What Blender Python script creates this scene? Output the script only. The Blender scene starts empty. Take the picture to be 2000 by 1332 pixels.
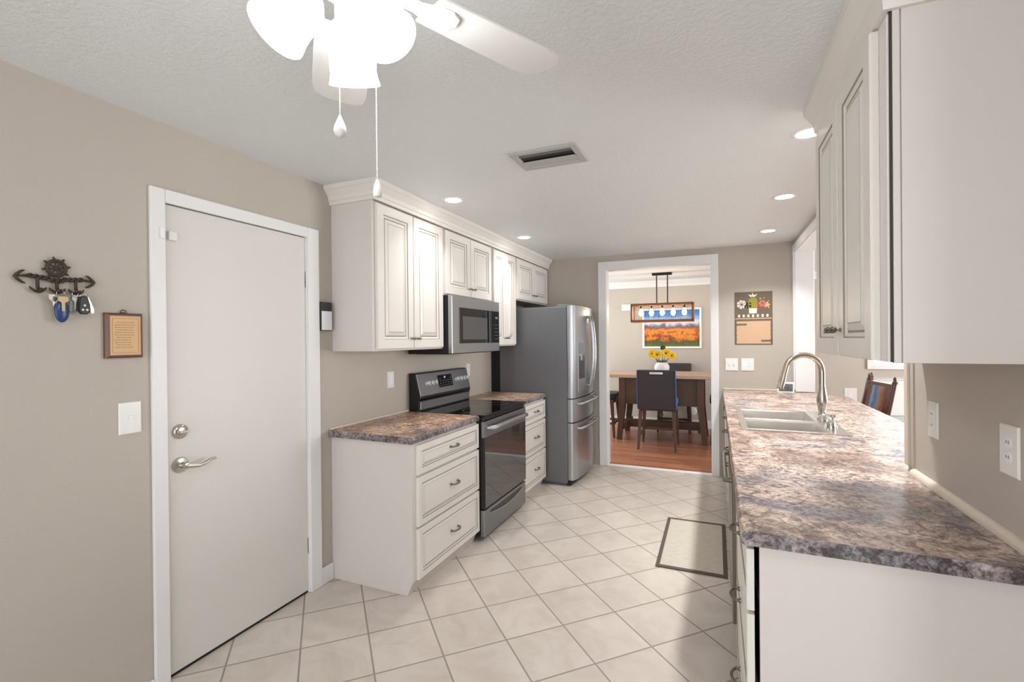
import bpy, bmesh, math, random
from mathutils import Vector, Matrix, noise
random.seed(7)
C = bpy.context.scene.collection
PI = math.pi

# ------------------------------------------------------------------ camera
F_PX, YAW, PITCH, ROLL, CAM_H = 923.64, 0.40679, -0.003656, -0.009568, 1.4457
def make_camera():
    cd = bpy.data.cameras.new('camera'); co = bpy.data.objects.new('camera', cd); C.objects.link(co)
    cd.sensor_fit = 'HORIZONTAL'; cd.sensor_width = 36.0; cd.lens = F_PX * 36.0 / 2000.0
    cd.clip_start = 0.02; cd.clip_end = 200
    c, s = math.cos(YAW), math.sin(YAW); cp, sp = math.cos(PITCH), math.sin(PITCH)
    r0 = Vector((c, s, 0)); f0 = Vector((-s, c, 0)); z = Vector((0, 0, 1))
    fwd = f0 * cp + z * sp; d0 = -(z * cp - f0 * sp)
    cr, sr = math.cos(ROLL), math.sin(ROLL)
    R = r0 * cr - d0 * sr; D = r0 * sr + d0 * cr
    m = Matrix((R, -D, -fwd)).transposed().to_4x4(); m.translation = Vector((0, 0, CAM_H))
    co.matrix_world = m; bpy.context.scene.camera = co
make_camera()

# ------------------------------------------------------------------ world, lights, exposure
sc = bpy.context.scene
sc.view_settings.view_transform = 'Standard'; sc.view_settings.look = 'None'
sc.view_settings.gamma = 1.0; sc.view_settings.use_curve_mapping = False
sc.view_settings.exposure = 1.02
w = bpy.data.worlds.new('daylight'); sc.world = w; w.use_nodes = True
bg = w.node_tree.nodes['Background']; bg.inputs[0].default_value = (0.86, 0.92, 1.0, 1); bg.inputs[1].default_value = 1.0
def area(name, loc, rot, sx, sy, watts, col=(1, 1, 1), spread=None):
    l = bpy.data.lights.new(name, 'AREA'); l.shape = 'RECTANGLE'; l.size = sx; l.size_y = sy; l.energy = watts; l.color = col
    if spread: l.spread = spread
    o = bpy.data.objects.new(name, l); C.objects.link(o); o.location = loc; o.rotation_euler = rot
    return o
area('added_fill_front', (-0.7, -2.25, 1.30), (PI/2, 0, 0), 2.5, 2.0, 14, (0.97, 0.985, 1.0))  # added soft fill behind the camera, at an unseen opening
area('added_side_light', (1.425, -2.25, 1.15), (PI/2, 0, 0), 0.40, 2.0, 13, (0.97, 0.985, 1.0))  # added narrow light, placed to grade the right end panel bright to dark
area('added_fill_dining', (-3.28, 6.9, 1.35), (0, -PI/2, 0), 1.7, 1.9, 27, (0.98, 0.99, 1.0))  # added fill for the dining room, from an unseen opening on its left
area('added_fill_lounge', (5.0, 5.0, 1.35), (0, PI/2, 0), 1.7, 2.6, 85, (0.98, 0.99, 1.0))  # added fill to brighten the lounge, out of view on the right

DL_W, DL_SPREAD = 5.4, 115.0      # each recessed lamp, set in its builder

# ------------------------------------------------------------------ helpers
def lin(c):
    c = c / 255.0
    return c / 12.92 if c <= 0.04045 else ((c + 0.055) / 1.055) ** 2.4
def rgb(r, g, b): return (lin(r), lin(g), lin(b), 1.0)
MATS = {}
def nmat(name):
    m = bpy.data.materials.new(name); m.use_nodes = True
    nt = m.node_tree; return m, nt, nt.nodes['Principled BSDF']
def N(nt, typ, **kw):
    n = nt.nodes.new(typ)
    for k, v in kw.items():
        if k.startswith('i_'): n.inputs[k[2:]].default_value = v
        elif k.startswith('n_'): n.inputs[int(k[2:])].default_value = v
        else: setattr(n, k, v)
    return n
def L(nt, a, b): nt.links.new(a, b)
def mat(name, col, rough=0.5, metal=0.0, bump=None, var=None, spec=None, coat=None, emit=None, trans=None):
    """plain procedural material; bump=(scale,strength), var=(scale,amount)"""
    m, nt, p = nmat(name)
    p.inputs['Base Color'].default_value = col; p.inputs['Roughness'].default_value = rough; p.inputs['Metallic'].default_value = metal
    if spec is not None: p.inputs['Specular IOR Level'].default_value = spec
    if coat is not None: p.inputs['Coat Weight'].default_value = coat; p.inputs['Coat Roughness'].default_value = 0.1
    if trans is not None: p.inputs['Transmission Weight'].default_value = trans
    if emit is not None:
        p.inputs['Emission Color'].default_value = emit[0]; p.inputs['Emission Strength'].default_value = emit[1]
    tc = N(nt, 'ShaderNodeTexCoord')
    if bump:
        n = N(nt, 'ShaderNodeTexNoise', i_Scale=bump[0], i_Detail=3.0); L(nt, tc.outputs['Object'], n.inputs['Vector'])
        b = N(nt, 'ShaderNodeBump', i_Strength=bump[1], i_Distance=0.004); L(nt, n.outputs['Fac'], b.inputs['Height']); L(nt, b.outputs['Normal'], p.inputs['Normal'])
    if var:
        n = N(nt, 'ShaderNodeTexNoise', i_Scale=var[0], i_Detail=4.0); L(nt, tc.outputs['Object'], n.inputs['Vector'])
        r = N(nt, 'ShaderNodeMapRange'); r.inputs['To Min'].default_value = 1 - var[1]; r.inputs['To Max'].default_value = 1 + var[1]
        L(nt, n.outputs['Fac'], r.inputs['Value'])
        hs = N(nt, 'ShaderNodeHueSaturation', i_Color=col); L(nt, r.outputs['Result'], hs.inputs['Value']); L(nt, hs.outputs['Color'], p.inputs['Base Color'])
    MATS[name] = m; return m
def ramp(nt, stops, interp='LINEAR'):
    r = N(nt, 'ShaderNodeValToRGB'); e = r.color_ramp; e.interpolation = interp
    while len(e.elements) < len(stops): e.elements.new(0.5)
    for el, (p, c) in zip(e.elements, stops): el.position = p; el.color = c
    return r

class MB:
    """collects shapes in world coordinates, then links them as ONE mesh object"""
    def __init__(s): s.v = []; s.f = []; s.m = []
    def add(s, vs, fs, mi=0):
        o = len(s.v); s.v += [tuple(x) for x in vs]; s.f += [tuple(i + o for i in f) for f in fs]; s.m += [mi] * len(fs); return s
    def box(s, x0, x1, y0, y1, z0, z1, mi=0):
        x0, x1 = sorted((x0, x1)); y0, y1 = sorted((y0, y1)); z0, z1 = sorted((z0, z1))
        return s.add([(x0,y0,z0),(x1,y0,z0),(x1,y1,z0),(x0,y1,z0),(x0,y0,z1),(x1,y0,z1),(x1,y1,z1),(x0,y1,z1)],
                     [(3,2,1,0),(4,5,6,7),(0,1,5,4),(1,2,6,5),(2,3,7,6),(3,0,4,7)], mi)
    def prism(s, pts, a0, a1, fn, mi=0):
        """polygon pts (p,q) extruded from a0 to a1; fn(p,q,a)->xyz"""
        n = len(pts); vs = [fn(p, q, a0) for p, q in pts] + [fn(p, q, a1) for p, q in pts]
        fs = [tuple(range(n))[::-1], tuple(range(n, 2*n))] + [(i, (i+1) % n, n+(i+1) % n, n+i) for i in range(n)]
        return s.add(vs, fs, mi)
    def tube(s, path, r, n=10, mi=0, caps=True):
        P = [Vector(p) for p in path]; rs = r if isinstance(r, (list, tuple)) else [r]*len(P)
        vs = []; prev = None
        for i, p in enumerate(P):
            t = (P[min(i+1, len(P)-1)] - P[max(i-1, 0)]).normalized()
            if prev is None:
                a = Vector((0,0,1)) if abs(t.z) < 0.9 else Vector((1,0,0)); u = t.cross(a).normalized()
            else: u = (prev - t * prev.dot(t)).normalized()
            prev = u; q = t.cross(u)
            vs += [p + (u*math.cos(2*PI*k/n) + q*math.sin(2*PI*k/n))*rs[i] for k in range(n)]
        fs = [(i*n+k, i*n+(k+1) % n, (i+1)*n+(k+1) % n, (i+1)*n+k) for i in range(len(P)-1) for k in range(n)]
        if caps: fs += [tuple(range(n))[::-1], tuple(range((len(P)-1)*n, len(P)*n))]
        return s.add(vs, fs, mi)
    def lathe(s, prof, o, ax=(0,0,1), n=24, mi=0, cap=True):
        """profile (r,h) turned about axis ax through o"""
        ax = Vector(ax).normalized(); o = Vector(o)
        a = Vector((0,0,1)) if abs(ax.z) < 0.9 else Vector((1,0,0)); u = ax.cross(a).normalized(); q = ax.cross(u)
        vs = [o + ax*h + (u*math.cos(2*PI*k/n) + q*math.sin(2*PI*k/n))*max(r, 1e-5) for r, h in prof for k in range(n)]
        fs = [(i*n+k, i*n+(k+1) % n, (i+1)*n+(k+1) % n, (i+1)*n+k) for i in range(len(prof)-1) for k in range(n)]
        if cap: fs += [tuple(range(n))[::-1], tuple(range((len(prof)-1)*n, len(prof)*n))]
        return s.add(vs, fs, mi)
    def ball(s, c, r, n=12, mi=0):
        r = (r, r, r) if not isinstance(r, (tuple, list)) else r
        m = n//2; vs = []; fs = []
        for i in range(m+1):
            t = PI*i/m
            for k in range(n):
                vs.append((c[0]+r[0]*math.sin(t)*math.cos(2*PI*k/n), c[1]+r[1]*math.sin(t)*math.sin(2*PI*k/n), c[2]+r[2]*math.cos(t)))
        for i in range(m):
            for k in range(n): fs.append((i*n+k, (i+1)*n+k, (i+1)*n+(k+1) % n, i*n+(k+1) % n))
        return s.add(vs, fs, mi)
    def rings(s, rects, fn, mis, fill=True):
        """nested rectangles (u0,u1,z0,z1,d); mis per band; fn(u,z,d)->xyz"""
        vs = []; 
        for u0, u1, z0, z1, d in rects: vs += [fn(u0,z0,d), fn(u1,z0,d), fn(u1,z1,d), fn(u0,z1,d)]
        o = len(s.v); s.v += [tuple(x) for x in vs]
        for i in range(len(rects)-1):
            for k in range(4):
                a, b = i*4+k, i*4+(k+1) % 4; s.f.append((o+a, o+b, o+b+4, o+a+4)); s.m.append(mis[i])
        if fill:
            a = (len(rects)-1)*4; s.f.append((o+a, o+a+1, o+a+2, o+a+3)); s.m.append(mis[-1])
            s.f.append((o+3, o+2, o+1, o)); s.m.append(mis[0])
        return s
    def build(s, name, mats, parent=None, bevel=None, smooth=None, seg=2, origin=None):
        me = bpy.data.meshes.new(name)
        if parent is not None: org = WL[parent.name]
        elif origin is not None: org = Vector(origin)
        else:
            xs, ys, zs = zip(*s.v); org = Vector(((min(xs)+max(xs))/2, (min(ys)+max(ys))/2, min(zs)))
        me.from_pydata([Vector(v) - org for v in s.v], [], s.f)
        mats = mats if isinstance(mats, (list, tuple)) else [mats]
        for m in mats: me.materials.append(MATS[m])
        me.polygons.foreach_set('material_index', s.m)
        bm = bmesh.new(); bm.from_mesh(me); bmesh.ops.recalc_face_normals(bm, faces=bm.faces); bm.to_mesh(me); bm.free()
        if smooth is not None:
            me.polygons.foreach_set('use_smooth', [True]*len(me.polygons)); me.set_sharp_from_angle(angle=math.radians(smooth))
        o = bpy.data.objects.new(name, me); C.objects.link(o)
        if parent is not None:
            o.parent = parent; WL[o.name] = org
        else:
            o.location = org; WL[o.name] = org.copy()
        if bevel:
            b = o.modifiers.new('bevel', 'BEVEL'); b.width = bevel; b.segments = seg; b.limit_method = 'ANGLE'; b.angle_limit = math.radians(40)
            b.harden_normals = False
        me.update(); return o
WL = {}
def thing(name, loc, label, cat, group=None):
    o = bpy.data.objects.new(name, None); C.objects.link(o); o.location = loc; o.empty_display_size = 0.05
    WL[o.name] = Vector(loc); tag(o, label, cat, group); return o
def tag(o, label, cat, group=None):
    o['label'] = label; o['category'] = cat
    if group: o['group'] = group
    return o
def struct(o, label=None):
    o['kind'] = 'structure'
    if label: o['label'] = label
    return o
def dup(root, loc, label, group=None, rotz=None):
    r = root.copy(); C.objects.link(r); r.location = loc; r['label'] = label
    if rotz is not None: r.rotation_euler = (0, 0, rotz)
    if group: r['group'] = group
    for ch in root.children:
        c = ch.copy(); C.objects.link(c); c.parent = r
        for g in ch.children:
            d = g.copy(); C.objects.link(d); d.parent = c
    return r
def arc(c, r, a0, a1, n, fn): return [fn(c[0]+r*math.cos(a0+(a1-a0)*i/n), c[1]+r*math.sin(a0+(a1-a0)*i/n)) for i in range(n+1)]

# ------------------------------------------------------------------ materials
mat('wall_paint', rgb(188, 179, 168), 0.75, bump=(160, 0.12), var=(3, 0.02))
mat('dining_paint', rgb(190, 183, 172), 0.8, bump=(160, 0.1))
mat('trim_white', rgb(232, 231, 230), 0.45, bump=(60, 0.04))
mat('door_white', rgb(218, 215, 209), 0.5, bump=(40, 0.05))
mat('cream', rgb(227, 222, 215), 0.38, spec=0.4)
mat('glaze', rgb(150, 139, 124), 0.55)
mat('cream_side', rgb(215, 208, 202), 0.45)
mat('bead', rgb(214, 202, 186), 0.5)
mat('black', rgb(14, 14, 14), 0.35)
mat('gap_shade', rgb(58, 51, 43), 0.7)
mat('matte_black', rgb(20, 19, 18), 0.7)
mat('black_glass', rgb(8, 8, 9), 0.06, spec=0.5)
mat('oven_glass', rgb(104, 104, 107), 0.03, 0.7)
mat('knob_silver', rgb(222, 222, 222), 0.3, 0.3)
mat('mw_glass', rgb(92, 92, 94), 0.12, 0.3)
mat('chrome', rgb(200, 198, 194), 0.12, 1.0)
mat('brushed_gold_nickel', rgb(206, 192, 178), 0.16, 1.0)
mat('nickel', rgb(196, 192, 184), 0.22, 1.0)
mat('pewter', rgb(120, 114, 104), 0.35, 1.0)
mat('plastic_white', rgb(238, 238, 238), 0.35)
mat('plastic_grey', rgb(120, 122, 124), 0.4)
mat('plastic_dark', rgb(48, 49, 52), 0.4)
mat('slot', rgb(90, 88, 84), 0.6)
mat('plate_ivory', rgb(232, 231, 226), 0.3)
mat('fridge_side', rgb(112, 113, 115), 0.42, 0.35)
mat('dark_iron', rgb(72, 62, 52), 0.55, 0.5, bump=(120, 0.3))
mat('wood_plaque', rgb(104, 66, 44), 0.4, var=(20, 0.2))
mat('parchment', rgb(214, 176, 132), 0.6, var=(12, 0.05))
mat('ink', rgb(150, 112, 80), 0.7)
mat('mat_border', rgb(92, 82, 72), 0.8)
mat('vent_grey', rgb(186, 186, 184), 0.5)
mat('vent_dark', rgb(44, 44, 44), 0.7)
mat('vent_mid', rgb(110, 110, 110), 0.6)
mat('fan_white', rgb(226, 225, 222), 0.45)
mat('walnut', rgb(82, 58, 42), 0.5, var=(14, 0.15))
mat('table_top', rgb(190, 160, 138), 0.45, var=(8, 0.06))
mat('charcoal_leather', rgb(56, 51, 54), 0.5)
mat('navy_daylit', rgb(64, 110, 165), 0.6)  # navy cushions lightened to blue, painting in daylight reflected on their sides
mat('black_leather', rgb(24, 26, 30), 0.4)
mat('ceramic', rgb(226, 226, 232), 0.3)
mat('petal', rgb(250, 214, 40), 0.6, var=(30, 0.1))
mat('petal_core', rgb(150, 95, 20), 0.8)
mat('leaf', rgb(70, 96, 40), 0.6, var=(20, 0.2))
mat('lamp_wood', rgb(128, 82, 50), 0.55, var=(25, 0.2))
mat('mesh_iron', rgb(60, 48, 40), 0.5, 0.4)
mat('mahogany', rgb(74, 34, 28), 0.22, coat=0.4)
mat('pale_fabric', rgb(196, 196, 190), 0.8)
mat('cal_brown', rgb(112, 96, 80), 0.7)
mat('cal_tan', rgb(206, 172, 140), 0.7)
mat('cal_cream', rgb(235, 222, 205), 0.7)
mat('cal_olive', rgb(150, 142, 50), 0.7)
mat('cal_pink', rgb(205, 120, 110), 0.7)
mat('cal_red', rgb(170, 70, 62), 0.7)
mat('cal_gold', rgb(222, 178, 120), 0.7)
mat('cal_dark', rgb(40, 34, 40), 0.7)
mat('lcd', rgb(98, 104, 100), 0.25)
mat('lcd_digit', rgb(40, 44, 44), 0.4)
mat('blue_fob', rgb(38, 62, 108), 0.3)
mat('fob_tan', rgb(205, 178, 140), 0.5)
mat('key_teal', rgb(110, 140, 130), 0.4)
mat('grommet', rgb(30, 26, 24), 0.6)
mat('pane_bright', rgb(250, 250, 246), 0.3, emit=((1, 1, 0.97, 1), 1.1))
mat('lamp_glass', rgb(252, 252, 250), 0.4, emit=((0.98, 0.985, 1.0, 1), 10))
mat('downlight', rgb(255, 252, 246), 0.4, emit=((1.0, 0.99, 0.975, 1), 14))
mat('bulb', rgb(255, 236, 200), 0.3, emit=((1.0, 0.85, 0.62, 1), 22.0))

def m_ceiling():
    m, nt, p = nmat('ceiling'); MATS['ceiling'] = m
    p.inputs['Base Color'].default_value = rgb(228, 231, 232); p.inputs['Roughness'].default_value = 0.6
    tc = N(nt, 'ShaderNodeTexCoord')
    n = N(nt, 'ShaderNodeTexNoise', i_Scale=55.0, i_Detail=4.0, i_Roughness=0.6); L(nt, tc.outputs['Object'], n.inputs['Vector'])
    r = ramp(nt, [(0.42, (0,0,0,1)), (0.58, (1,1,1,1))]); L(nt, n.outputs['Fac'], r.inputs['Fac'])
    b = N(nt, 'ShaderNodeBump', i_Strength=0.35, i_Distance=0.004); L(nt, r.outputs['Color'], b.inputs['Height']); L(nt, b.outputs['Normal'], p.inputs['Normal'])
m_ceiling()

def m_tile():
    m, nt, p = nmat('floor_tile'); MATS['floor_tile'] = m
    S, A, TX, TY = 0.3061, 0.7827, -2.0194, 1.4215
    tc = N(nt, 'ShaderNodeTexCoord')
    sub = N(nt, 'ShaderNodeVectorMath', operation='SUBTRACT'); sub.inputs[1].default_value = (TX, TY, 0); L(nt, tc.outputs['Object'], sub.inputs[0])
    rot = N(nt, 'ShaderNodeVectorRotate', rotation_type='Z_AXIS'); rot.inputs['Angle'].default_value = -A; L(nt, sub.outputs[0], rot.inputs['Vector'])
    scl = N(nt, 'ShaderNodeVectorMath', operation='SCALE'); scl.inputs['Scale'].default_value = 1 / S; L(nt, rot.outputs[0], scl.inputs[0])
    fr = N(nt, 'ShaderNodeVectorMath', operation='FRACTION'); L(nt, scl.outputs[0], fr.inputs[0])
    fl = N(nt, 'ShaderNodeVectorMath', operation='FLOOR'); L(nt, scl.outputs[0], fl.inputs[0])
    sx = N(nt, 'ShaderNodeSeparateXYZ'); L(nt, fr.outputs[0], sx.inputs[0])
    def edge(o):
        a = N(nt, 'ShaderNodeMath', operation='SUBTRACT'); a.inputs[1].default_value = 0.5; L(nt, o, a.inputs[0])
        b = N(nt, 'ShaderNodeMath', operation='ABSOLUTE'); L(nt, a.outputs[0], b.inputs[0]); return b.outputs[0]
    mx = N(nt, 'ShaderNodeMath', operation='MAXIMUM'); L(nt, edge(sx.outputs['X']), mx.inputs[0]); L(nt, edge(sx.outputs['Y']), mx.inputs[1])
    g = N(nt, 'ShaderNodeMapRange'); g.inputs['From Min'].default_value = 0.4845; g.inputs['From Max'].default_value = 0.4895; L(nt, mx.outputs[0], g.inputs['Value'])
    wn = N(nt, 'ShaderNodeTexWhiteNoise', noise_dimensions='2D'); L(nt, fl.outputs[0], wn.inputs['Vector'])
    add = N(nt, 'ShaderNodeVectorMath', operation='ADD'); L(nt, tc.outputs['Object'], add.inputs[0]); L(nt, wn.outputs['Color'], add.inputs[1])
    n1 = N(nt, 'ShaderNodeTexNoise', i_Scale=5.0, i_Detail=6.0, i_Roughness=0.6, i_Distortion=0.8); L(nt, add.outputs[0], n1.inputs['Vector'])
    r = ramp(nt, [(0.3, rgb(193, 182, 170)), (0.55, rgb(206, 196, 185)), (0.75, rgb(211, 202, 192))]); L(nt, n1.outputs['Fac'], r.inputs['Fac'])
    hs = N(nt, 'ShaderNodeHueSaturation'); mr = N(nt, 'ShaderNodeMapRange'); mr.inputs['To Min'].default_value = 0.97; mr.inputs['To Max'].default_value = 1.03
    L(nt, wn.outputs['Value'], mr.inputs['Value']); L(nt, mr.outputs[0], hs.inputs['Value']); L(nt, r.outputs['Color'], hs.inputs['Color'])
    mix = N(nt, 'ShaderNodeMix', data_type='RGBA'); L(nt, g.outputs[0], mix.inputs[0]); L(nt, hs.outputs['Color'], mix.inputs[6]); mix.inputs[7].default_value = rgb(150, 140, 130)
    L(nt, mix.outputs[2], p.inputs['Base Color'])
    rr = N(nt, 'ShaderNodeMapRange'); rr.inputs['To Min'].default_value = 0.28; rr.inputs['To Max'].default_value = 0.8; L(nt, g.outputs[0], rr.inputs['Value']); L(nt, rr.outputs[0], p.inputs['Roughness'])
    inv = N(nt, 'ShaderNodeMath', operation='SUBTRACT'); inv.inputs[0].default_value = 1.0; L(nt, g.outputs[0], inv.inputs[1])
    b = N(nt, 'ShaderNodeBump', i_Strength=0.35, i_Distance=0.002); L(nt, inv.outputs[0], b.inputs['Height']); L(nt, b.outputs['Normal'], p.inputs['Normal'])
m_tile()

def m_wood():
    m, nt, p = nmat('floor_wood'); MATS['floor_wood'] = m
    tc = N(nt, 'ShaderNodeTexCoord')
    br = N(nt, 'ShaderNodeTexBrick', offset=0.37); br.inputs['Scale'].default_value = 1.0
    br.inputs['Brick Width'].default_value = 0.9; br.inputs['Row Height'].default_value = 0.085; br.inputs['Mortar Size'].default_value = 0.0012
    br.inputs['Color1'].default_value = rgb(180, 122, 92); br.inputs['Color2'].default_value = rgb(148, 96, 70); br.inputs['Mortar'].default_value = rgb(70, 40, 28)
    L(nt, tc.outputs['Object'], br.inputs['Vector'])
    mp = N(nt, 'ShaderNodeMapping'); mp.inputs['Scale'].default_value = (2.0, 30.0, 1.0); L(nt, tc.outputs['Object'], mp.inputs['Vector'])
    n = N(nt, 'ShaderNodeTexNoise', i_Scale=2.0, i_Detail=6.0); L(nt, mp.outputs[0], n.inputs['Vector'])
    mr = N(nt, 'ShaderNodeMapRange'); mr.inputs['To Min'].default_value = 0.7; mr.inputs['To Max'].default_value = 1.25; L(nt, n.outputs['Fac'], mr.inputs['Value'])
    hs = N(nt, 'ShaderNodeHueSaturation'); L(nt, mr.outputs[0], hs.inputs['Value']); L(nt, br.outputs['Color'], hs.inputs['Color']); L(nt, hs.outputs['Color'], p.inputs['Base Color'])
    p.inputs['Roughness'].default_value = 0.3
m_wood()

def m_granite(name, pal, zoff=0.0, fleck=0.5):
    m, nt, p = nmat(name); MATS[name] = m
    tc = N(nt, 'ShaderNodeTexCoord')
    mp = N(nt, 'ShaderNodeMapping'); mp.inputs['Location'].default_value = (zoff, zoff, 0); L(nt, tc.outputs['Object'], mp.inputs['Vector'])
    big = N(nt, 'ShaderNodeTexNoise', i_Scale=2.3, i_Detail=3.0, i_Distortion=0.7); L(nt, mp.outputs[0], big.inputs['Vector'])
    rb = ramp(nt, [(0.36, pal[0]), (0.47, pal[1]), (0.56, pal[2]), (0.66, pal[3])]); L(nt, big.outputs['Fac'], rb.inputs['Fac'])
    mid = N(nt, 'ShaderNodeTexNoise', i_Scale=24.0, i_Detail=8.0, i_Roughness=0.68, i_Distortion=1.6); L(nt, mp.outputs[0], mid.inputs['Vector'])
    rm = ramp(nt, [(0.33, (0.10, 0.08, 0.08, 1)), (0.44, (0.5, 0.45, 0.44, 1)), (0.51, (1, 1, 1, 1)), (0.62, (1.5, 1.48, 1.45, 1))]); L(nt, mid.outputs['Fac'], rm.inputs['Fac'])
    mul = N(nt, 'ShaderNodeMix', data_type='RGBA', blend_type='MULTIPLY'); mul.inputs[0].default_value = 0.9
    L(nt, rb.outputs['Color'], mul.inputs[6]); L(nt, rm.outputs['Color'], mul.inputs[7])
    blo = N(nt, 'ShaderNodeTexNoise', i_Scale=8.5, i_Detail=9.0, i_Roughness=0.72, i_Distortion=0.9); L(nt, mp.outputs[0], blo.inputs['Vector'])
    rbl = ramp(nt, [(0.34, (0.30, 0.25, 0.23, 1)), (0.45, (0.82, 0.79, 0.77, 1)), (0.55, (1.0, 1.0, 1.0, 1)), (0.66, (1.28, 1.27, 1.25, 1))]); L(nt, blo.outputs['Fac'], rbl.inputs['Fac'])
    m1 = N(nt, 'ShaderNodeMix', data_type='RGBA', blend_type='MULTIPLY'); m1.inputs[0].default_value = 1.0; L(nt, mul.outputs[2], m1.inputs[6]); L(nt, rbl.outputs['Color'], m1.inputs[7])
    fine = N(nt, 'ShaderNodeTexNoise', i_Scale=130.0, i_Detail=3.0, i_Roughness=0.7); L(nt, mp.outputs[0], fine.inputs['Vector'])
    rf = ramp(nt, [(0.36, (0.35, 0.33, 0.33, 1)), (0.5, (1, 1, 1, 1)), (0.68, (1.35, 1.35, 1.35, 1))]); L(nt, fine.outputs['Fac'], rf.inputs['Fac'])
    m2 = N(nt, 'ShaderNodeMix', data_type='RGBA', blend_type='MULTIPLY'); m2.inputs[0].default_value = fleck
    L(nt, m1.outputs[2], m2.inputs[6]); L(nt, rf.outputs['Color'], m2.inputs[7]); L(nt, m2.outputs[2], p.inputs['Base Color'])
    p.inputs['Roughness'].default_value = 0.3
m_granite('granite', [rgb(146, 124, 112), rgb(200, 180, 166), rgb(188, 170, 160), rgb(142, 135, 138)])
m_granite('granite_brown', [rgb(150, 142, 146), rgb(200, 164, 140), rgb(216, 182, 158), rgb(148, 136, 136)], 3.7)
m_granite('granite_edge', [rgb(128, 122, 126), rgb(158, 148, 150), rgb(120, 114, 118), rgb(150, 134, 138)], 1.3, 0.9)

def m_steel(name, col, rough, axis=2):
    m, nt, p = nmat(name); MATS[name] = m
    p.inputs['Base Color'].default_value = col; p.inputs['Metallic'].default_value = 0.9
    tc = N(nt, 'ShaderNodeTexCoord'); mp = N(nt, 'ShaderNodeMapping')
    sca = [400.0, 400.0, 400.0]; sca[axis] = 4.0; mp.inputs['Scale'].default_value = sca
    L(nt, tc.outputs['Object'], mp.inputs['Vector'])
    n = N(nt, 'ShaderNodeTexNoise', i_Scale=1.0, i_Detail=2.0); L(nt, mp.outputs[0], n.inputs['Vector'])
    r = N(nt, 'ShaderNodeMapRange'); r.inputs['To Min'].default_value = rough - 0.06; r.inputs['To Max'].default_value = rough + 0.08
    L(nt, n.outputs['Fac'], r.inputs['Value']); L(nt, r.outputs[0], p.inputs['Roughness'])
m_steel('steel', rgb(168, 169, 171), 0.28, 2)
m_steel('steel_h', rgb(168, 169, 171), 0.32, 1)
m_steel('dw_steel', rgb(122, 114, 105), 0.35, 1)
m_steel('slate_steel', rgb(142, 143, 145), 0.36, 1)
m_steel('sink_steel', rgb(190, 184, 176), 0.3, 0)

def m_weave():
    m, nt, p = nmat('woven_mat'); MATS['woven_mat'] = m
    tc = N(nt, 'ShaderNodeTexCoord'); mp = N(nt, 'ShaderNodeMapping'); mp.inputs['Scale'].default_value = (6, 60, 1); L(nt, tc.outputs['Object'], mp.inputs['Vector'])
    n = N(nt, 'ShaderNodeTexNoise', i_Scale=3.0, i_Detail=5.0); L(nt, mp.outputs[0], n.inputs['Vector'])
    r = ramp(nt, [(0.3, rgb(182, 172, 156)), (0.6, rgb(206, 198, 184))]); L(nt, n.outputs['Fac'], r.inputs['Fac']); L(nt, r.outputs['Color'], p.inputs['Base Color'])
    p.inputs['Roughness'].default_value = 0.6
m_weave()

def m_painting():
    m, nt, p = nmat('autumn_landscape'); MATS['autumn_landscape'] = m
    tc = N(nt, 'ShaderNodeTexCoord'); sx = N(nt, 'ShaderNodeSeparateXYZ'); L(nt, tc.outputs['Generated'], sx.inputs[0])
    n = N(nt, 'ShaderNodeTexNoise', i_Scale=5.0, i_Detail=6.0, i_Roughness=0.65); L(nt, tc.outputs['Generated'], n.inputs['Vector'])
    a = N(nt, 'ShaderNodeMath', operation='MULTIPLY_ADD'); a.inputs[1].default_value = 0.34; L(nt, n.outputs['Fac'], a.inputs[0]); L(nt, sx.outputs['Z'], a.inputs[2])
    v = N(nt, 'ShaderNodeMath', operation='SUBTRACT'); v.inputs[1].default_value = 0.17; L(nt, a.outputs[0], v.inputs[0])
    r = ramp(nt, [(0.0, rgb(96, 110, 44)), (0.13, rgb(70, 86, 40)), (0.17, rgb(92, 52, 30)), (0.3, rgb(214, 110, 30)), (0.44, rgb(222, 140, 40)), (0.52, rgb(150, 70, 50)), (0.57, rgb(92, 98, 120)), (0.64, rgb(214, 212, 220)), (0.72, rgb(196, 214, 236)), (0.84, rgb(60, 140, 210)), (1.0, rgb(28, 116, 196))])
    L(nt, v.outputs[0], r.inputs['Fac'])
    n2 = N(nt, 'ShaderNodeTexNoise', i_Scale=5.5, i_Detail=8.0, i_Roughness=0.7); L(nt, tc.outputs['Generated'], n2.inputs['Vector'])
    r2 = ramp(nt, [(0.36, rgb(70, 36, 26)), (0.46, rgb(170, 70, 36)), (0.52, rgb(232, 160, 44)), (0.62, rgb(206, 84, 36))]); L(nt, n2.outputs['Fac'], r2.inputs['Fac'])
    band = ramp(nt, [(0.14, (0,0,0,1)), (0.22, (0.8,0.8,0.8,1)), (0.46, (0.8,0.8,0.8,1)), (0.54, (0,0,0,1))]); L(nt, v.outputs[0], band.inputs['Fac'])
    mix = N(nt, 'ShaderNodeMix', data_type='RGBA'); L(nt, band.outputs['Color'], mix.inputs[0]); L(nt, r.outputs['Color'], mix.inputs[6]); L(nt, r2.outputs['Color'], mix.inputs[7])
    L(nt, mix.outputs[2], p.inputs['Base Color']); p.inputs['Roughness'].default_value = 0.4
m_painting()

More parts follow.
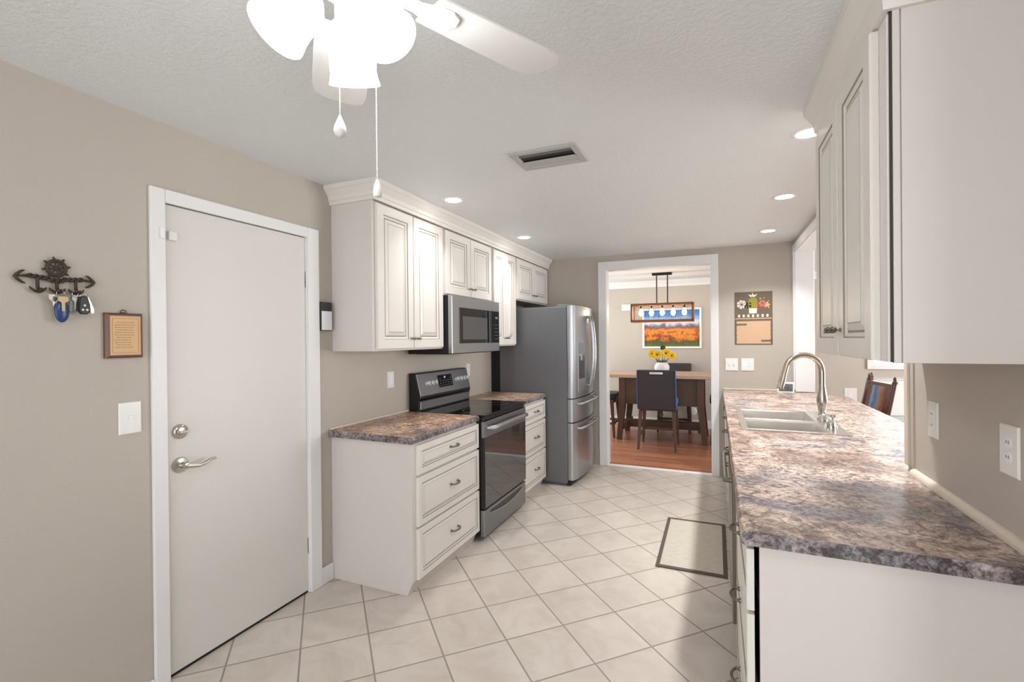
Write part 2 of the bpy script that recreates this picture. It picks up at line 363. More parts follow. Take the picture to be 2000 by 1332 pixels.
def m_tapestry():
    m, nt, p = nmat('tapestry'); MATS['tapestry'] = m
    tc = N(nt, 'ShaderNodeTexCoord'); sx = N(nt, 'ShaderNodeSeparateXYZ'); L(nt, tc.outputs['Generated'], sx.inputs[0])
    n = N(nt, 'ShaderNodeTexNoise', i_Scale=4.0, i_Detail=5.0); L(nt, tc.outputs['Generated'], n.inputs['Vector'])
    a = N(nt, 'ShaderNodeMath', operation='MULTIPLY_ADD'); a.inputs[1].default_value = 0.3; L(nt, n.outputs['Fac'], a.inputs[0]); L(nt, sx.outputs['X'], a.inputs[2])
    r = ramp(nt, [(0.2, rgb(96, 60, 40)), (0.45, rgb(150, 100, 66)), (0.55, rgb(96, 116, 150)), (0.7, rgb(70, 92, 120)), (0.8, rgb(120, 150, 175)), (1.0, rgb(90, 60, 50))]); L(nt, a.outputs[0], r.inputs['Fac'])
    L(nt, r.outputs['Color'], p.inputs['Base Color']); p.inputs['Roughness'].default_value = 0.5
m_tapestry()

# ------------------------------------------------------------------ the room
XL, XR, YF, ZC, YB = -2.157, 0.706, 5.36, 2.381, -2.3
YD, XD0, XE = 8.08, -3.3, 5.0      # dining / lounge shell
WT = 0.12
# floor
struct(MB().box(XL-WT, XE, YB, YF+0.02, -0.06, 0).build('floor', 'floor_tile', origin=(0, 0, 0)))
struct(MB().box(XD0, XE, YF+0.02, YD, -0.06, 0).build('floor.001', 'floor_wood', origin=(0, 0, 0)))
struct(MB().box(-1.145, -0.035, YF-0.01, YF+0.07, 0, 0.007).build('trim_1', 'trim_white', bevel=0.002), 'pale threshold strip in the dining doorway')
# ceiling
struct(MB().box(XD0-0.1, XE, YB-WT, YD+WT, ZC, ZC+0.1).build('ceiling', 'ceiling', origin=(0, 0, 0)))
# left wall with the white door
DY0, DY1, DZ = 1.262, 2.034, 2.046
struct(MB().box(XL-WT, XL, YB, DY0, 0, ZC).box(XL-WT, XL, DY1, YF+WT, 0, ZC).box(XL-WT, XL, DY0, DY1, DZ, ZC).build('wall_left', 'wall_paint', origin=(0, 0, 0)))
# far wall with the dining doorway
OX0, OX1, OZ = -1.148, -0.034, 2.232
struct(MB().box(XL, OX0, YF, YF+WT, 0, ZC).box(OX1, 0.856, YF, YF+WT, 0, ZC).box(OX0, OX1, YF, YF+WT, OZ, ZC).build('wall_back', 'wall_paint', origin=(0, 0, 0)))
# wall behind the camera, with openings added for the two fill lights
struct(MB().box(XL-WT, -2.0, YB-WT, YB, 0, ZC).box(0.6, 1.2, YB-WT, YB, 0, ZC).box(1.65, XE, YB-WT, YB, 0, ZC).box(1.2, 1.65, YB-WT, YB, 0, 0.1).box(1.2, 1.65, YB-WT, YB, 2.2, ZC).box(-2.0, 0.6, YB-WT, YB, 0, 0.25).box(-2.0, 0.6, YB-WT, YB, 2.32, ZC).build('wall_front', 'wall_paint', origin=(0, 0, 0)))
# right wall: solid near part, its unseen end cut short to shade the end panel, header over the serving opening, knee wall under the bar
WX = 0.856
RY0, RY1, RZ = 2.362, 5.30, 2.275
struct(MB().box(XR, WX, 0.45, RY0, 0, ZC).box(XR-0.005, XR+0.001, RY0-0.064, RY0-0.0305, 0.93, 2.335).box(XR, WX, RY0, RY1, RZ, ZC).box(XR, WX, RY1, YF, 0, ZC).box(XR, WX, RY0, RY1, 0, 0.862)
       .build('wall_right', 'wall_paint', origin=(0, 0, 0)))
# shell of the rooms beyond
struct(MB().box(XD0, XE, YD, YD+WT, 0, ZC).box(XD0, XL-WT, YF, YF+WT, 0, ZC).build('wall_dining', 'dining_paint', origin=(0, 0, 0)))
struct(MB().box(XD0-WT, XD0, YF, 5.9, 0, ZC).box(XD0-WT, XD0, 7.9, YD, 0, ZC).box(XD0-WT, XD0, 5.9, 7.9, 0, 0.4).box(XD0-WT, XD0, 5.9, 7.9, 2.3, ZC).build('wall_dining_left', 'dining_paint', origin=(0, 0, 0)))
struct(MB().box(XE, XE+WT, YB, 3.6, 0, ZC).box(XE, XE+WT, 6.4, YD, 0, ZC).box(XE, XE+WT, 3.6, 6.4, 0, 0.4).box(XE, XE+WT, 3.6, 6.4, 2.3, ZC).build('wall_lounge', 'dining_paint', origin=(0, 0, 0)))


# white door in the left wall
door = MB().box(XL-0.045, XL-0.006, 1.27, 2.027, 0.014, 2.039).build('door_1', 'door_white', bevel=0.002)
struct(door, 'flat white door with a lever handle and deadbolt')
def lever():
    y, z = 1.325, 0.909
    b = MB().lathe([(0.0, 0.0), (0.034, 0.0), (0.034, 0.006), (0.030, 0.012), (0.014, 0.016), (0.012, 0.030), (0.012, 0.052), (0.0, 0.054)], (XL-0.006, y, z), (1, 0, 0), 28)
    b.tube([(XL+0.040, y, z), (XL+0.041, y+0.02, z-0.004), (XL+0.043, y+0.05, z-0.010), (XL+0.043, y+0.08, z-0.006), (XL+0.041, y+0.105, z+0.004), (XL+0.040, y+0.13, z+0.006)], [0.012, 0.011, 0.009, 0.008, 0.0075, 0.006], 12)
    b.build('door_handle', 'nickel', door, smooth=40)
    y, z = 1.325, 1.056
    b = MB().lathe([(0.0, 0.0), (0.032, 0.0), (0.032, 0.008), (0.027, 0.014), (0.016, 0.018), (0.0, 0.018)], (XL-0.006, y, z), (1, 0, 0), 28)
    b.box(XL+0.008, XL+0.026, y-0.018, y+0.018, z-0.005, z+0.005)
    b.build('deadbolt', 'nickel', door, smooth=40)
    for z in (1.80, 0.27):
        MB().box(XL-0.012, XL-0.0035, 2.0275, 2.0325, z-0.045, z+0.045).tube([(XL+0.002, 2.031, z-0.045), (XL+0.002, 2.031, z+0.045)], 0.006, 10).build('hinge', 'trim_white', door, smooth=40)
    MB().box(XL-0.043, XL-0.010, 1.274, 2.024, 0.001, 0.0139).build('door_sweep', 'matte_black', door)
lever()
def frame_bar(name, pts_boxes, m='trim_white', label=None, bev=0.004):
    b = MB()
    for t in pts_boxes: b.box(*t)
    return struct(b.build(name, m, bevel=bev), label)
CW = 0.017
frame_bar('trim_2', [(XL, XL+CW, 1.207, 1.266, 0, 2.098), (XL, XL+CW, 2.030, 2.111, 0, 2.098), (XL, XL+CW, 1.266, 2.030, 2.041, 2.098), (XL-0.08, XL+0.001, 1.2525, 1.2695, 0, 2.046), (XL-0.08, XL+0.001, 2.0275, 2.044, 0, 2.046)], label='white casing round the left door')
frame_bar('baseboard_left', [(XL, XL+0.014, 2.112, 2.204, 0, 0.10)])
frame_bar('baseboard_left.001', [(XL, XL+0.014, -2.25, 1.206, 0, 0.05)])
# dining doorway: casing on the kitchen side and white jamb lining
y0 = YF
frame_bar('trim_3', [(-1.227, OX0+0.012, y0-0.018, y0, 0, 2.313), (OX1-0.012, 0.028, y0-0.018, y0, 0, 2.313), (OX0+0.012, OX1-0.012, y0-0.018, y0, OZ-0.012, 2.313),
    (OX0, OX0+0.014, y0, y0+WT+0.01, 0.007, OZ), (OX1-0.014, OX1, y0, y0+WT+0.01, 0.007, OZ), (OX0, OX1, y0, y0+WT+0.01, OZ-0.014, OZ)], label='white casing round the dining doorway')
# serving opening on the right: casing and lining
frame_bar('trim_4', [ (XR-0.014, XR, RY1-0.01, RY1+0.056, 0.93, 2.335), (XR-0.014, XR, RY0+0.004, RY1-0.01, RZ-0.008, 2.335),
    (XR, WX+0.01, RY1-0.012, RY1, 0.91, RZ), (XR, WX+0.01, RY0, RY0+0.012, 0.91, RZ), (XR, WX+0.01, RY0, RY1, RZ-0.012, RZ),
    (WX, WX+0.014, RY1-0.01, RY1+0.056, 0.91, 2.335), (WX, WX+0.014, RY0, RY1, RZ-0.008, 2.335)], label='white casing round the opening over the bar')
struct(MB().box(XR-0.014, XR, RY0-0.03, RY0+0.004, 0.931, 2.334).build('trim_9', 'bead', bevel=0.003), 'cream edge strip of the opening beside the right wall cabinet')
# quarter round where the worktop meets the right wall
struct(MB().prism([(0, 0), (0, 0.024), (-0.008, 0.023), (-0.016, 0.017), (-0.020, 0.008), (-0.020, 0)], 1.470, RY0-0.066, lambda p, q, a: (XR+p, a, 0.9055+q)).build('trim_5', 'bead', smooth=30), 'cream bead along the right worktop')
struct(MB().box(0.07, 0.69, YF-0.014, YF, 0.9055, 0.921).build('trim_6', 'bead', bevel=0.003), 'cream bead behind the worktop at the far wall')
struct(MB().box(XL, XL+0.014, 2.19, 2.99, 0.9055, 0.920).build('trim_7', 'bead', bevel=0.003), 'cream bead behind the left worktop')
# dining: crown and baseboard
struct(MB().prism([(0, 0), (-0.02, 0), (-0.03, 0.03), (-0.07, 0.075), (-0.075, 0.10), (0, 0.10)], XD0, XE, lambda p, q, a: (a, YD+p, ZC-0.10+q)).build('trim_8', 'trim_white', smooth=20), 'white crown moulding on the dining room wall')
frame_bar('baseboard_dining', [(XD0, XE, YD-0.016, YD, 0, 0.13)])

# window seen under the right wall cabinet, in the lounge wall
def lounge_window():
    fx0, fx1, z0, z1 = 2.02, 3.3, 1.05, 2.1
    b = MB()
    for t in ((fx0-0.07, fx0, z0-0.07, z1+0.07), (fx1, fx1+0.07, z0-0.07, z1+0.07), (fx0, fx1, z1, z1+0.07), (fx0, fx1, z0-0.07, z0), (fx0+0.6, fx0+0.64, z0, z1)):
        b.box(t[0], t[1], YD-0.03, YD, t[2], t[3])
    fr = struct(b.build('window_1', 'trim_white', bevel=0.004), 'lounge window with a white frame')
    MB().box(fx0, fx0+0.6, YD-0.012, YD-0.004, z0, z1).box(fx0+0.64, fx1, YD-0.012, YD-0.004, z0, z1).build('window_pane', 'pane_bright', fr)
lounge_window()

# ------------------------------------------------------------------ cabinet parts
FL = lambda x: (lambda u, z, d: (x+d, u, z))       # faces +X
FR = lambda x: (lambda u, z, d: (x-d, u, z))       # faces -X
def panel(fn, u0, u1, z0, z1, rail=0.058, t=0.02, small=False):
    """raised panel door or drawer front with glaze lines in its grooves"""
    g = lambda i, d: (u0+i, u1-i, z0+i, z1-i, d)
    k = 0.55 if small else 1.0
    R = [g(0, 0), g(0, t-0.003), g(0.003, t), g(rail, t), g(rail+0.004, t-0.004), g(rail+0.014*k, t-0.009), g(rail+0.016*k, t-0.009), g(rail+0.023*k, t-0.0095), g(rail+0.044*k, t-0.002), g(rail+0.047*k, t-0.002)]
    ms = [0, 0, 0, 1, 0, 0, 1, 0, 1, 0]
    return MB().rings(R, fn, ms)
def pull(fn, u, z, w=0.085, drop=0.028):
    """arched pull with two round feet; fn(u,z,d)"""
    b = MB()
    for s in (-1, 1):
        b.lathe([(0.0, 0), (0.0085, 0), (0.0085, 0.004), (0.0055, 0.008), (0.005, 0.018), (0.0, 0.019)], fn(u+s*w/2, z, 0), tuple(Vector(fn(0,0,1))-Vector(fn(0,0,0))), 12)
    path = []
    for i in range(13):
        t = -1 + 2*i/12
        path.append(fn(u+t*w/2*1.06, z, 0.014+drop*(1-t*t)*0.62))
    b.tube(path, [0.0042+0.0016*(1-abs(-1+2*i/12)) for i in range(13)], 10)
    return b
def knob(fn, u, z):
    """bird-cage knob: stem with an open twisted oval held crosswise"""
    ax = tuple(Vector(fn(0,0,1))-Vector(fn(0,0,0)))
    b = MB().lathe([(0.0, 0), (0.007, 0), (0.006, 0.003), (0.0035, 0.006), (0.0035, 0.016), (0.0, 0.017)], fn(u, z, 0), ax, 10)
    for k in range(5):
        path = []
        for i in range(9):
            t = i/8; a = 2*PI*k/5 + t*PI*0.9; r = 0.0085*math.sin(PI*t)+0.0015
            path.append(fn(u-0.018+0.036*t, z+r*math.sin(a), 0.022+r*math.cos(a)))
        b.tube(path, 0.0018, 6)
    for s in (-1, 1): b.ball(fn(u+s*0.019, z, 0.022), 0.0035, 8)
    return b

def upper_unit(y0, y1, z0, doors, label, knobs, fn_x=-1.85, side=None):
    t = thing('wall_cabinet', ((XL+fn_x)/2, (y0+y1)/2, z0), label, 'cabinet', 'cream wall cabinets on the left wall')
    MB().box(XL, fn_x, y0, y1, z0, 2.30).build('body', 'cream_side', t, bevel=0.0015)
    fn = FL(fn_x+0.0005)
    for i, (a, b2) in enumerate(doors):
        d = panel(fn, a, b2, z0+0.012, 2.262).build('door', ['cream', 'glaze'], t)
        f2 = FL(fn_x+0.0205)
        knob(f2, knobs[i], z0+0.075).build('knob', 'pewter', d, smooth=50)
    return t
G = 'cream wall cabinets on the left wall'
upper_unit(2.2256, 3.0, 1.382, [(2.252, 2.612), (2.620, 2.982)], 'tall two-door cream wall cabinet nearest the white door, left of the microwave', [2.585, 2.648])
upper_unit(3.002, 3.828, 1.778, [(3.03, 3.408), (3.416, 3.80)], 'short two-door cream wall cabinet directly above the microwave', [3.378, 3.446])
upper_unit(3.83, 4.375, 1.384, [(3.85, 4.10), (4.106, 4.358)], 'narrow tall cream wall cabinet between the microwave and the refrigerator', [4.076, 4.13])
upper_unit(4.377, 5.348, 1.842, [(4.40, 4.858), (4.866, 5.325)], 'short wide cream wall cabinet above the refrigerator', [4.825, 4.90])
def crown_left():
    prof = [(0.0, 2.272), (0.012, 2.272), (0.014, 2.292), (0.020, 2.296), (0.024, 2.318), (0.048, 2.350), (0.056, 2.356), (0.058, 2.3805), (0.0, 2.3805)]
    x, y = -1.83, 2.2254; b = MB()
    # swept round the near corner: side return, corner mitre, front run
    def row(i): 
        p, z = prof[i]; return [(XL, y-p, z), (x+p, y-p, z), (x+p, 5.347, z)]
    n = len(prof); vs = []
    for i in range(n): vs += row(i)
    fs = []
    for i in range(n):
        j = (i+1) % n
        for k in range(2): fs.append((i*3+k, i*3+k+1, j*3+k+1, j*3+k))
    fs.append(tuple(i*3 for i in range(n))); fs.append(tuple(i*3+2 for i in range(n))[::-1])
    b.add(vs, fs)
    tag(b.build('crown_molding', 'cream'), 'cream crown moulding topping the row of left wall cabinets', 'moulding', 'crown mouldings on the wall cabinets')
crown_left()

# ------------------------------------------------------------------ left base cabinets, worktops
TOP, UND = 0.905, 0.864
def base_unit(y0, y1, label, side_gap=0.026):
    xf = -1.572
    t = thing('base_cabinet', ((XL+xf)/2, (y0+y1)/2, 0), label, 'cabinet', 'cream drawer units on the left')
    MB().prism([(XL+0.0005, 0), (-1.607, 0), (-1.600, 0.02), (xf, 0.082), (xf, UND), (XL+0.0005, UND)], y0, y1, lambda p, q, a: (p, a, q)).build('body', 'cream_side', t, bevel=0.002)
    fn = FL(xf+0.0005); f2 = FL(xf+0.0205)
    for z0, z1 in ((0.678, 0.848), (0.384, 0.664), (0.084, 0.371)):
        d = panel(fn, y0+side_gap+0.012, y1-0.004, z0, z1, rail=0.036, small=True).build('drawer', ['cream', 'glaze'], t)
        pull(f2, (y0+y1)/2+0.04, (z0+z1)/2+0.005).build('handle', 'pewter', d, smooth=50)
    return t
base_unit(2.207, 2.995, 'cream three-drawer base cabinet between the white door and the stove')
base_unit(3.80, 4.425, 'narrow cream three-drawer base cabinet between the stove and the refrigerator', 0.0)
def worktop_left(y0, y1, label):
    xe = -1.545; b = MB()
    pts = [(XL+0.0005, UND+0.001), (xe-0.01, UND+0.001), (xe-0.002, UND+0.006), (xe, UND+0.014), (xe-0.001, TOP-0.014), (xe-0.006, TOP-0.005), (xe-0.015, TOP), (XL+0.0005, TOP)]
    b.prism(pts, y0, y1, lambda p, q, a: (p, a, q))
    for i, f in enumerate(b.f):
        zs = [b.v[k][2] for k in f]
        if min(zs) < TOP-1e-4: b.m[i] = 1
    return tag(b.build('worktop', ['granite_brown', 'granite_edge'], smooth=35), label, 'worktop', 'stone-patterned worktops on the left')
worktop_left(2.185, 2.990, 'brown and grey stone-patterned worktop left of the stove')
worktop_left(3.80, 4.432, 'short brown stone-patterned worktop between stove and refrigerator')

# ------------------------------------------------------------------ stove
def stove():
    y0, y1, xf = 2.998, 3.792, -1.555
    t = thing('stove', (-1.84, (y0+y1)/2, 0), 'slate-grey electric range with a black glass cooktop', 'stove')
    MB().box(-2.13, xf, y0+0.002, y1-0.002, 0.035, 0.893).box(-2.05, -1.62, y0+0.03, y1-0.03, 0.0, 0.035).build('body', 'black', t, bevel=0.003)
    MB().prism([(-2.07, 0.8935), (-1.512, 0.8935), (-1.506, 0.898), (-1.506, 0.903), (-1.512, 0.907), (-2.07, 0.907)], y0, y1, lambda p, q, a: (p, a, q)).build('cooktop', 'black_glass', t, bevel=0.002)
    # front strip below the cooktop
    MB().box(xf+0.0005, -1.522, y0+0.004, y1-0.004, 0.862, 0.893).build('front_strip', 'black', t, bevel=0.004)
    d = MB().box(xf+0.0005, -1.517, y0+0.004, y1-0.004, 0.235, 0.860).build('oven_door', 'black', t, bevel=0.004)
    MB().box(-1.5169, -1.512, y0+0.004, y1-0.004, 0.745, 0.860).box(xf+0.02, -1.5169, y0+0.003, y0+0.0038, 0.745, 0.860).build('door_band', 'slate_steel', d, bevel=0.0015)
    MB().box(-1.5169, -1.512, y0+0.012, y1-0.006, 0.242, 0.742).build('window', 'oven_glass', d, bevel=0.002)
    hb = MB()
    path = [(-1.517, y0+0.06, 0.808)] + [(-1.466-0.006*abs(t_), y0+0.06+(y1-y0-0.12)*(t_*0.5+0.5), 0.808+0.006*(1-t_*t_)) for t_ in [-0.94, -0.7, -0.4, 0, 0.4, 0.7, 0.94]] + [(-1.517, y1-0.06, 0.808)]
    hb.tube(path, [0.013]+[0.0165]*7+[0.013], 14); hb.build('handle', 'steel_h', d, smooth=60)
    dr = MB().box(xf+0.0005, -1.517, y0+0.004, y1-0.004, 0.035, 0.226).build('drawer', 'slate_steel', t, bevel=0.006)
    n = 16
    pts = [(y0+0.10+(y1-y0-0.2)*i/n, 0.190-0.028*math.sin(PI*i/n)) for i in range(n+1)]
    gb = MB().prism([(y, z) for y, z in pts] + [(y1-0.10, 0.200), (y0+0.10, 0.200)], -1.5175, -1.5145, lambda p, q, a: (a, p, q)); gb.build('grip_recess', 'plastic_dark', dr)
    MB().tube([(-1.512, y, z-0.004) for y, z in pts], 0.005, 8).build('grip_edge', 'steel_h', dr, smooth=60)
    # backguard
    bg_ = MB().prism([(-2.150, 0.90), (-2.062, 0.90), (-2.058, 0.985), (-2.050, 1.000), (-2.050, 1.025), (-2.088, 1.180), (-2.100, 1.192), (-2.150, 1.192)], y0, y1, lambda p, q, a: (p, a, q)).build('backguard', 'black', t, bevel=0.004)
    fx = lambda z: -2.050 - (z-1.025)*0.038/0.155
    pts = lambda z, d: fx(z)+d
    MB().add([(pts(1.018,0.002), y0+0.006, 1.018), (pts(1.018,0.002), y1-0.006, 1.018), (pts(1.186,0.002), y1-0.006, 1.186), (pts(1.186,0.002), y0+0.006, 1.186),
              (pts(1.018,-0.004), y0+0.006, 1.018), (pts(1.018,-0.004), y1-0.006, 1.018), (pts(1.186,-0.004), y1-0.006, 1.186), (pts(1.186,-0.004), y0+0.006, 1.186)],
             [(0,1,2,3), (7,6,5,4), (0,4,5,1), (1,5,6,2), (2,6,7,3), (3,7,4,0)]).build('control_panel', 'slate_steel', t, bevel=0.002)
    MB().box(-2.061, -2.0535, y0+0.012, y1-0.012, 0.915, 0.978).build('riser_strip', 'slate_steel', t, bevel=0.003)
    dsp = MB().add([(pts(z,d), y, z) for d in (0.0055, 0.0) for z in (1.062, 1.158) for y in (y0+0.285, y0+0.500)], [(0,1,3,2), (4,6,7,5), (0,4,5,1), (2,3,7,6), (0,2,6,4), (1,5,7,3)]).build('display', 'black_glass', t)
    mk = MB()
    for r_ in range(4):
        for c_ in range(5):
            y = y0+0.30+c_*0.04; z = 1.074+r_*0.018
            if r_ == 3 and 1 <= c_ <= 3: continue
            mk.box(pts(z, 0.0056), pts(z, 0.0062), y, y+0.024, z, z+0.004)
    MB().box(pts(1.135, 0.0056), pts(1.135, 0.0064), y0+0.375, y0+0.397, 1.131, 1.147).build('clock_digits', 'plastic_white', dsp)
    mk.build('display_markings', 'plastic_grey', dsp)
    nrm = Vector((0.155, 0, 0.038)).normalized()
    for y in (y0+0.115, y0+0.168, y0+0.221, y0+0.565, y0+0.618, y0+0.671, y0+0.724):
        z = 1.108; o = Vector((pts(z, 0.0022), y, z))
        k = MB().lathe([(0.0, 0), (0.021, 0), (0.021, 0.004), (0.018, 0.006), (0.0165, 0.026), (0.014, 0.029), (0.0, 0.029)], o, nrm, 20)
        k.box(o.x+0.012, o.x+0.034, y-0.0035, y+0.0035, z-0.013, z+0.022)
        k.build('knob', 'knob_silver', t, smooth=40)
    for (x, y, r) in ((-1.68, y0+0.2, 0.105), (-1.68, y0+0.6, 0.08), (-1.92, y0+0.2, 0.075), (-1.92, y0+0.6, 0.1)):
        MB().lathe([(r, 0), (r, 0.0003), (r-0.003, 0.0003), (r-0.003, 0)], (x, y, 0.9072), (0, 0, 1), 40, cap=False).build('burner_ring', 'plastic_grey', t)
stove()

# ------------------------------------------------------------------ microwave
def microwave():
    y0, y1, xf, z0, z1 = 3.002, 3.826, -1.805, 1.340, 1.776
    t = thing('microwave', (-1.98, (y0+y1)/2, z0), 'stainless over-the-range microwave under the short wall cabinet', 'microwave')
    MB().box(XL+0.001, xf, y0, y1, z0, z1).build('body', 'matte_black', t, bevel=0.002)
    d = MB().box(xf+0.0005, xf+0.036, y0+0.001, y1-0.001, z0+0.004, z1-0.002).build('door', 'steel_h', t, bevel=0.004)
    x = xf+0.036
    MB().box(x, x+0.003, y0+0.105, y1-0.012, z0+0.078, z0+0.350).build('glass', 'black_glass', d, bevel=0.001)
    MB().box(x+0.003, x+0.0042, y0+0.155, y0+0.575, z0+0.108, z0+0.285).build('window', 'mw_glass', d)
    MB().box(x+0.003, x+0.012, y0+0.595, y0+0.640, z0+0.082, z0+0.346).build('grip', 'plastic_dark', d, bevel=0.003)
    MB().box(x+0.003, x+0.0036, y1-0.092, y1-0.040, z0+0.285, z0+0.302).build('clock_display', 'plastic_grey', d)
    for r in range(5): MB().box(x+0.003, x+0.0036, y1-0.105, y1-0.034, z0+0.11+r*0.03, z0+0.1125+r*0.03).build('button_row', 'plastic_grey', d)
    MB().box(XL+0.04, xf-0.03, y0+0.05, y1-0.05, z0-0.004, z0).build('grease_filter', 'vent_dark', t)
microwave()

# ------------------------------------------------------------------ refrigerator
def fridge():
    y0, y1, xb, xf = 4.452, 5.312, -2.11, -1.338
    t = thing('refrigerator', (-1.75, (y0+y1)/2, 0), 'tall stainless French-door refrigerator beside the dining doorway', 'refrigerator')
    MB().box(-2.150, -2.0605, y0-0.002, y1+0.002, 0.03, 1.74).build('back_panel', 'matte_black', t)
    MB().box(-2.06, xf, y0, y1, 0.03, 1.762).box(-2.0, xf-0.02, y0+0.03, y1-0.03, 0.0, 0.03).build('body', 'fridge_side', t, bevel=0.006)
    for a_ in (y0+0.01, y1-0.08): MB().box(xf-0.10, xf+0.02, a_, a_+0.07, 1.762, 1.782).build('hinge_cover', 'plastic_grey', t, bevel=0.004)
    MB().box(xf+0.001, xf+0.03, y0+0.01, y1-0.01, 0.012, 0.055).build('toe_grille', 'matte_black', t, bevel=0.003)
    ym = (y0+y1)/2
    bulge = lambda y: xf+0.062+0.042*(1-((y-ym)/((y1-y0)/2))**2)
    def front(a, b, z0, z1, n=14):
        pts = [(xf+0.004, a+0.003)]
        ys = [a+(b-a)*i/n for i in range(n+1)]
        for i, y in enumerate(ys):
            x = bulge(y)
            if a == y0 and i == 0: pts += [(x-0.022, y), (x-0.008, y+0.004)]; continue
            if b == y1 and i == n: pts += [(x-0.008, y-0.004), (x-0.022, y)]; continue
            pts.append((x, y))
        pts.append((xf+0.004, b-0.003))
        return MB().prism(pts, z0, z1, lambda p, q, a_: (p, q, a_))
    dl = front(y0, ym-0.003, 0.862, 1.772).build('door', 'steel', t, smooth=25)
    dr = front(ym+0.003, y1, 0.862, 1.772).build('door', 'steel', t, smooth=25)
    mid = front(y0, y1, 0.628, 0.852).build('drawer', 'steel', t, smooth=25)
    low = front(y0, y1, 0.062, 0.618).build('drawer', 'steel', t, smooth=25)
    for d, y in ((dl, ym-0.045), (dr, ym+0.045)):
        path = [(bulge(y)-0.004, y, 0.965)] + [(bulge(y)+0.02+0.045*math.sin(PI*(0.1+0.8*i/12)), y, 0.965+0.705*(i/12)) for i in range(13)] + [(bulge(y)-0.004, y, 1.67)]
        MB().tube(path, 0.0155, 12).build('handle', 'steel', d, smooth=60)
    for d, z in ((mid, 0.803), (low, 0.560)):
        path = [(bulge(y0+0.10)-0.004, y0+0.10, z)] + [(bulge(y0+0.10+(y1-y0-0.2)*i/12)+0.034+0.012*math.sin(PI*i/12), y0+0.10+(y1-y0-0.2)*i/12, z) for i in range(13)] + [(bulge(y1-0.10)-0.004, y1-0.10, z)]
        MB().tube(path, 0.0145, 12).build('handle', 'steel_h', d, smooth=60)
    # dispenser on the near door: follows the bulge
    def plate(a, b, z0, z1, dx, th, n=6):
        pts = [(bulge(a+(b-a)*i/n)+dx, a+(b-a)*i/n) for i in range(n+1)]
        pts += [(p-th, q) for p, q in reversed(pts)]
        return MB().prism(pts, z0, z1, lambda p, q, a_: (p, q, a_))
    a, b = y0+0.115, y0+0.300
    plate(a, b, 0.915, 1.425, 0.004, 0.010).build('dispenser_frame', 'steel_h', dl, smooth=30)
    plate(a+0.016, b-0.016, 1.045, 1.275, 0.006, 0.004).build('dispenser_recess', 'plastic_dark', dl, smooth=30)
    plate(a+0.016, b-0.016, 1.295, 1.405, 0.0065, 0.004).build('dispenser_display', 'plastic_grey', dl, smooth=30)
    MB().box(bulge(a)+0.006, bulge(a)+0.026, a+0.06, b-0.06, 1.225, 1.285).build('dispenser_spout', 'chrome', dl, bevel=0.004)
fridge()

# ------------------------------------------------------------------ right peninsula: base units, dishwasher, worktop, sink, tap
def right_units():
    xb, xf = 0.100, 0.700
    GR = 'cream base cabinets under the right worktop'
    t = thing('base_cabinet', (0.30, 1.88, 0), 'cream drawer cabinet at the near end of the right worktop', 'cabinet', GR)
    MB().box(0.108, 0.700, 1.488, 1.506, 0, UND).build('end_panel', 'cream_side', t, bevel=0.001)
    MB().box(0.112, 0.690, 2.245, 2.262, 0.0, UND).box(0.14, 0.158, 1.507, 2.244, 0, 0.09).box(0.112, 0.13, 1.507, 2.244, 0.65, 0.68).box(0.112, 0.13, 1.507, 2.244, 0.36, 0.39).box(0.112, 0.13, 1.507, 2.244, 0.84, UND).box(0.30, 0.69, 1.58, 2.244, 0.08, 0.1).build('body', 'matte_black', t)
    fn, f2 = FR(0.095), FR(0.0745)
    for z0, z1 in ((0.672, 0.846), (0.384, 0.660), (0.084, 0.371)):
        d = panel(fn, 1.492, 2.255, z0, z1, rail=0.040, small=True).build('drawer', ['cream', 'glaze'], t)
        pull(f2, 1.875, (z0+z1)/2).build('handle', 'pewter', d, smooth=50)
    # dishwasher
    t = thing('dishwasher', (0.35, 2.58, 0), 'stainless dishwasher under the right worktop', 'dishwasher')
    MB().box(0.11, 0.68, 2.272, 2.878, 0.02, 0.855).build('body', 'plastic_dark', t, bevel=0.002)
    d = MB().box(0.060, 0.1095, 2.274, 2.876, 0.19, 0.850).build('door', 'dw_steel', t, bevel=0.004)
    path = [(0.062, 2.31, 0.81)] + [(0.034, 2.31+0.53*i/8, 0.81) for i in range(9)] + [(0.062, 2.84, 0.81)]
    MB().tube(path, 0.011, 10).build('handle', 'dw_steel', d, smooth=60)
    MB().box(0.14, 0.155, 2.28, 2.87, 0.0, 0.18).build('kick_plate', 'matte_black', t)
    # sink cabinet and far cabinet
    for (a, b_, lab, mid) in ((2.885, 4.10, 'cream two-door sink cabinet beyond the dishwasher', 3.49), (4.105, 5.335, 'cream base cabinet at the far end of the right worktop, by the dining doorway', 4.72)):
        t = thing('base_cabinet', (0.4, (a+b_)/2, 0), lab, 'cabinet', GR)
        MB().box(0.0985, 0.70, a, a+0.018, 0.0, UND).box(0.0985, 0.70, b_-0.018, b_, 0.0, UND).box(0.16, 0.178, a+0.018, b_-0.018, 0, 0.09).box(0.0985, 0.70, a+0.018, b_-0.018, 0.09, 0.108)\
            .box(0.0985, 0.117, a+0.018, b_-0.018, 0.845, UND).box(0.0985, 0.117, a+0.018, b_-0.018, 0.665, 0.68).build('body', 'cream_side', t)
        for (p, q) in ((a+0.006, mid-0.003), (mid+0.003, b_-0.006)):
            f3 = FR(0.098); f4 = FR(0.0775)
            d = panel(f3, p, q, 0.086, 0.662).build('door', ['cream', 'glaze'], t)
            knob(f4, q-0.035 if q < mid else p+0.035, 0.59).build('knob', 'pewter', d, smooth=50)
            d = panel(f3, p, q, 0.676, 0.846, rail=0.036, small=True).build('drawer', ['cream', 'glaze'], t)
            pull(f4, (p+q)/2, 0.76).build('handle', 'pewter', d, smooth=50)
right_units()
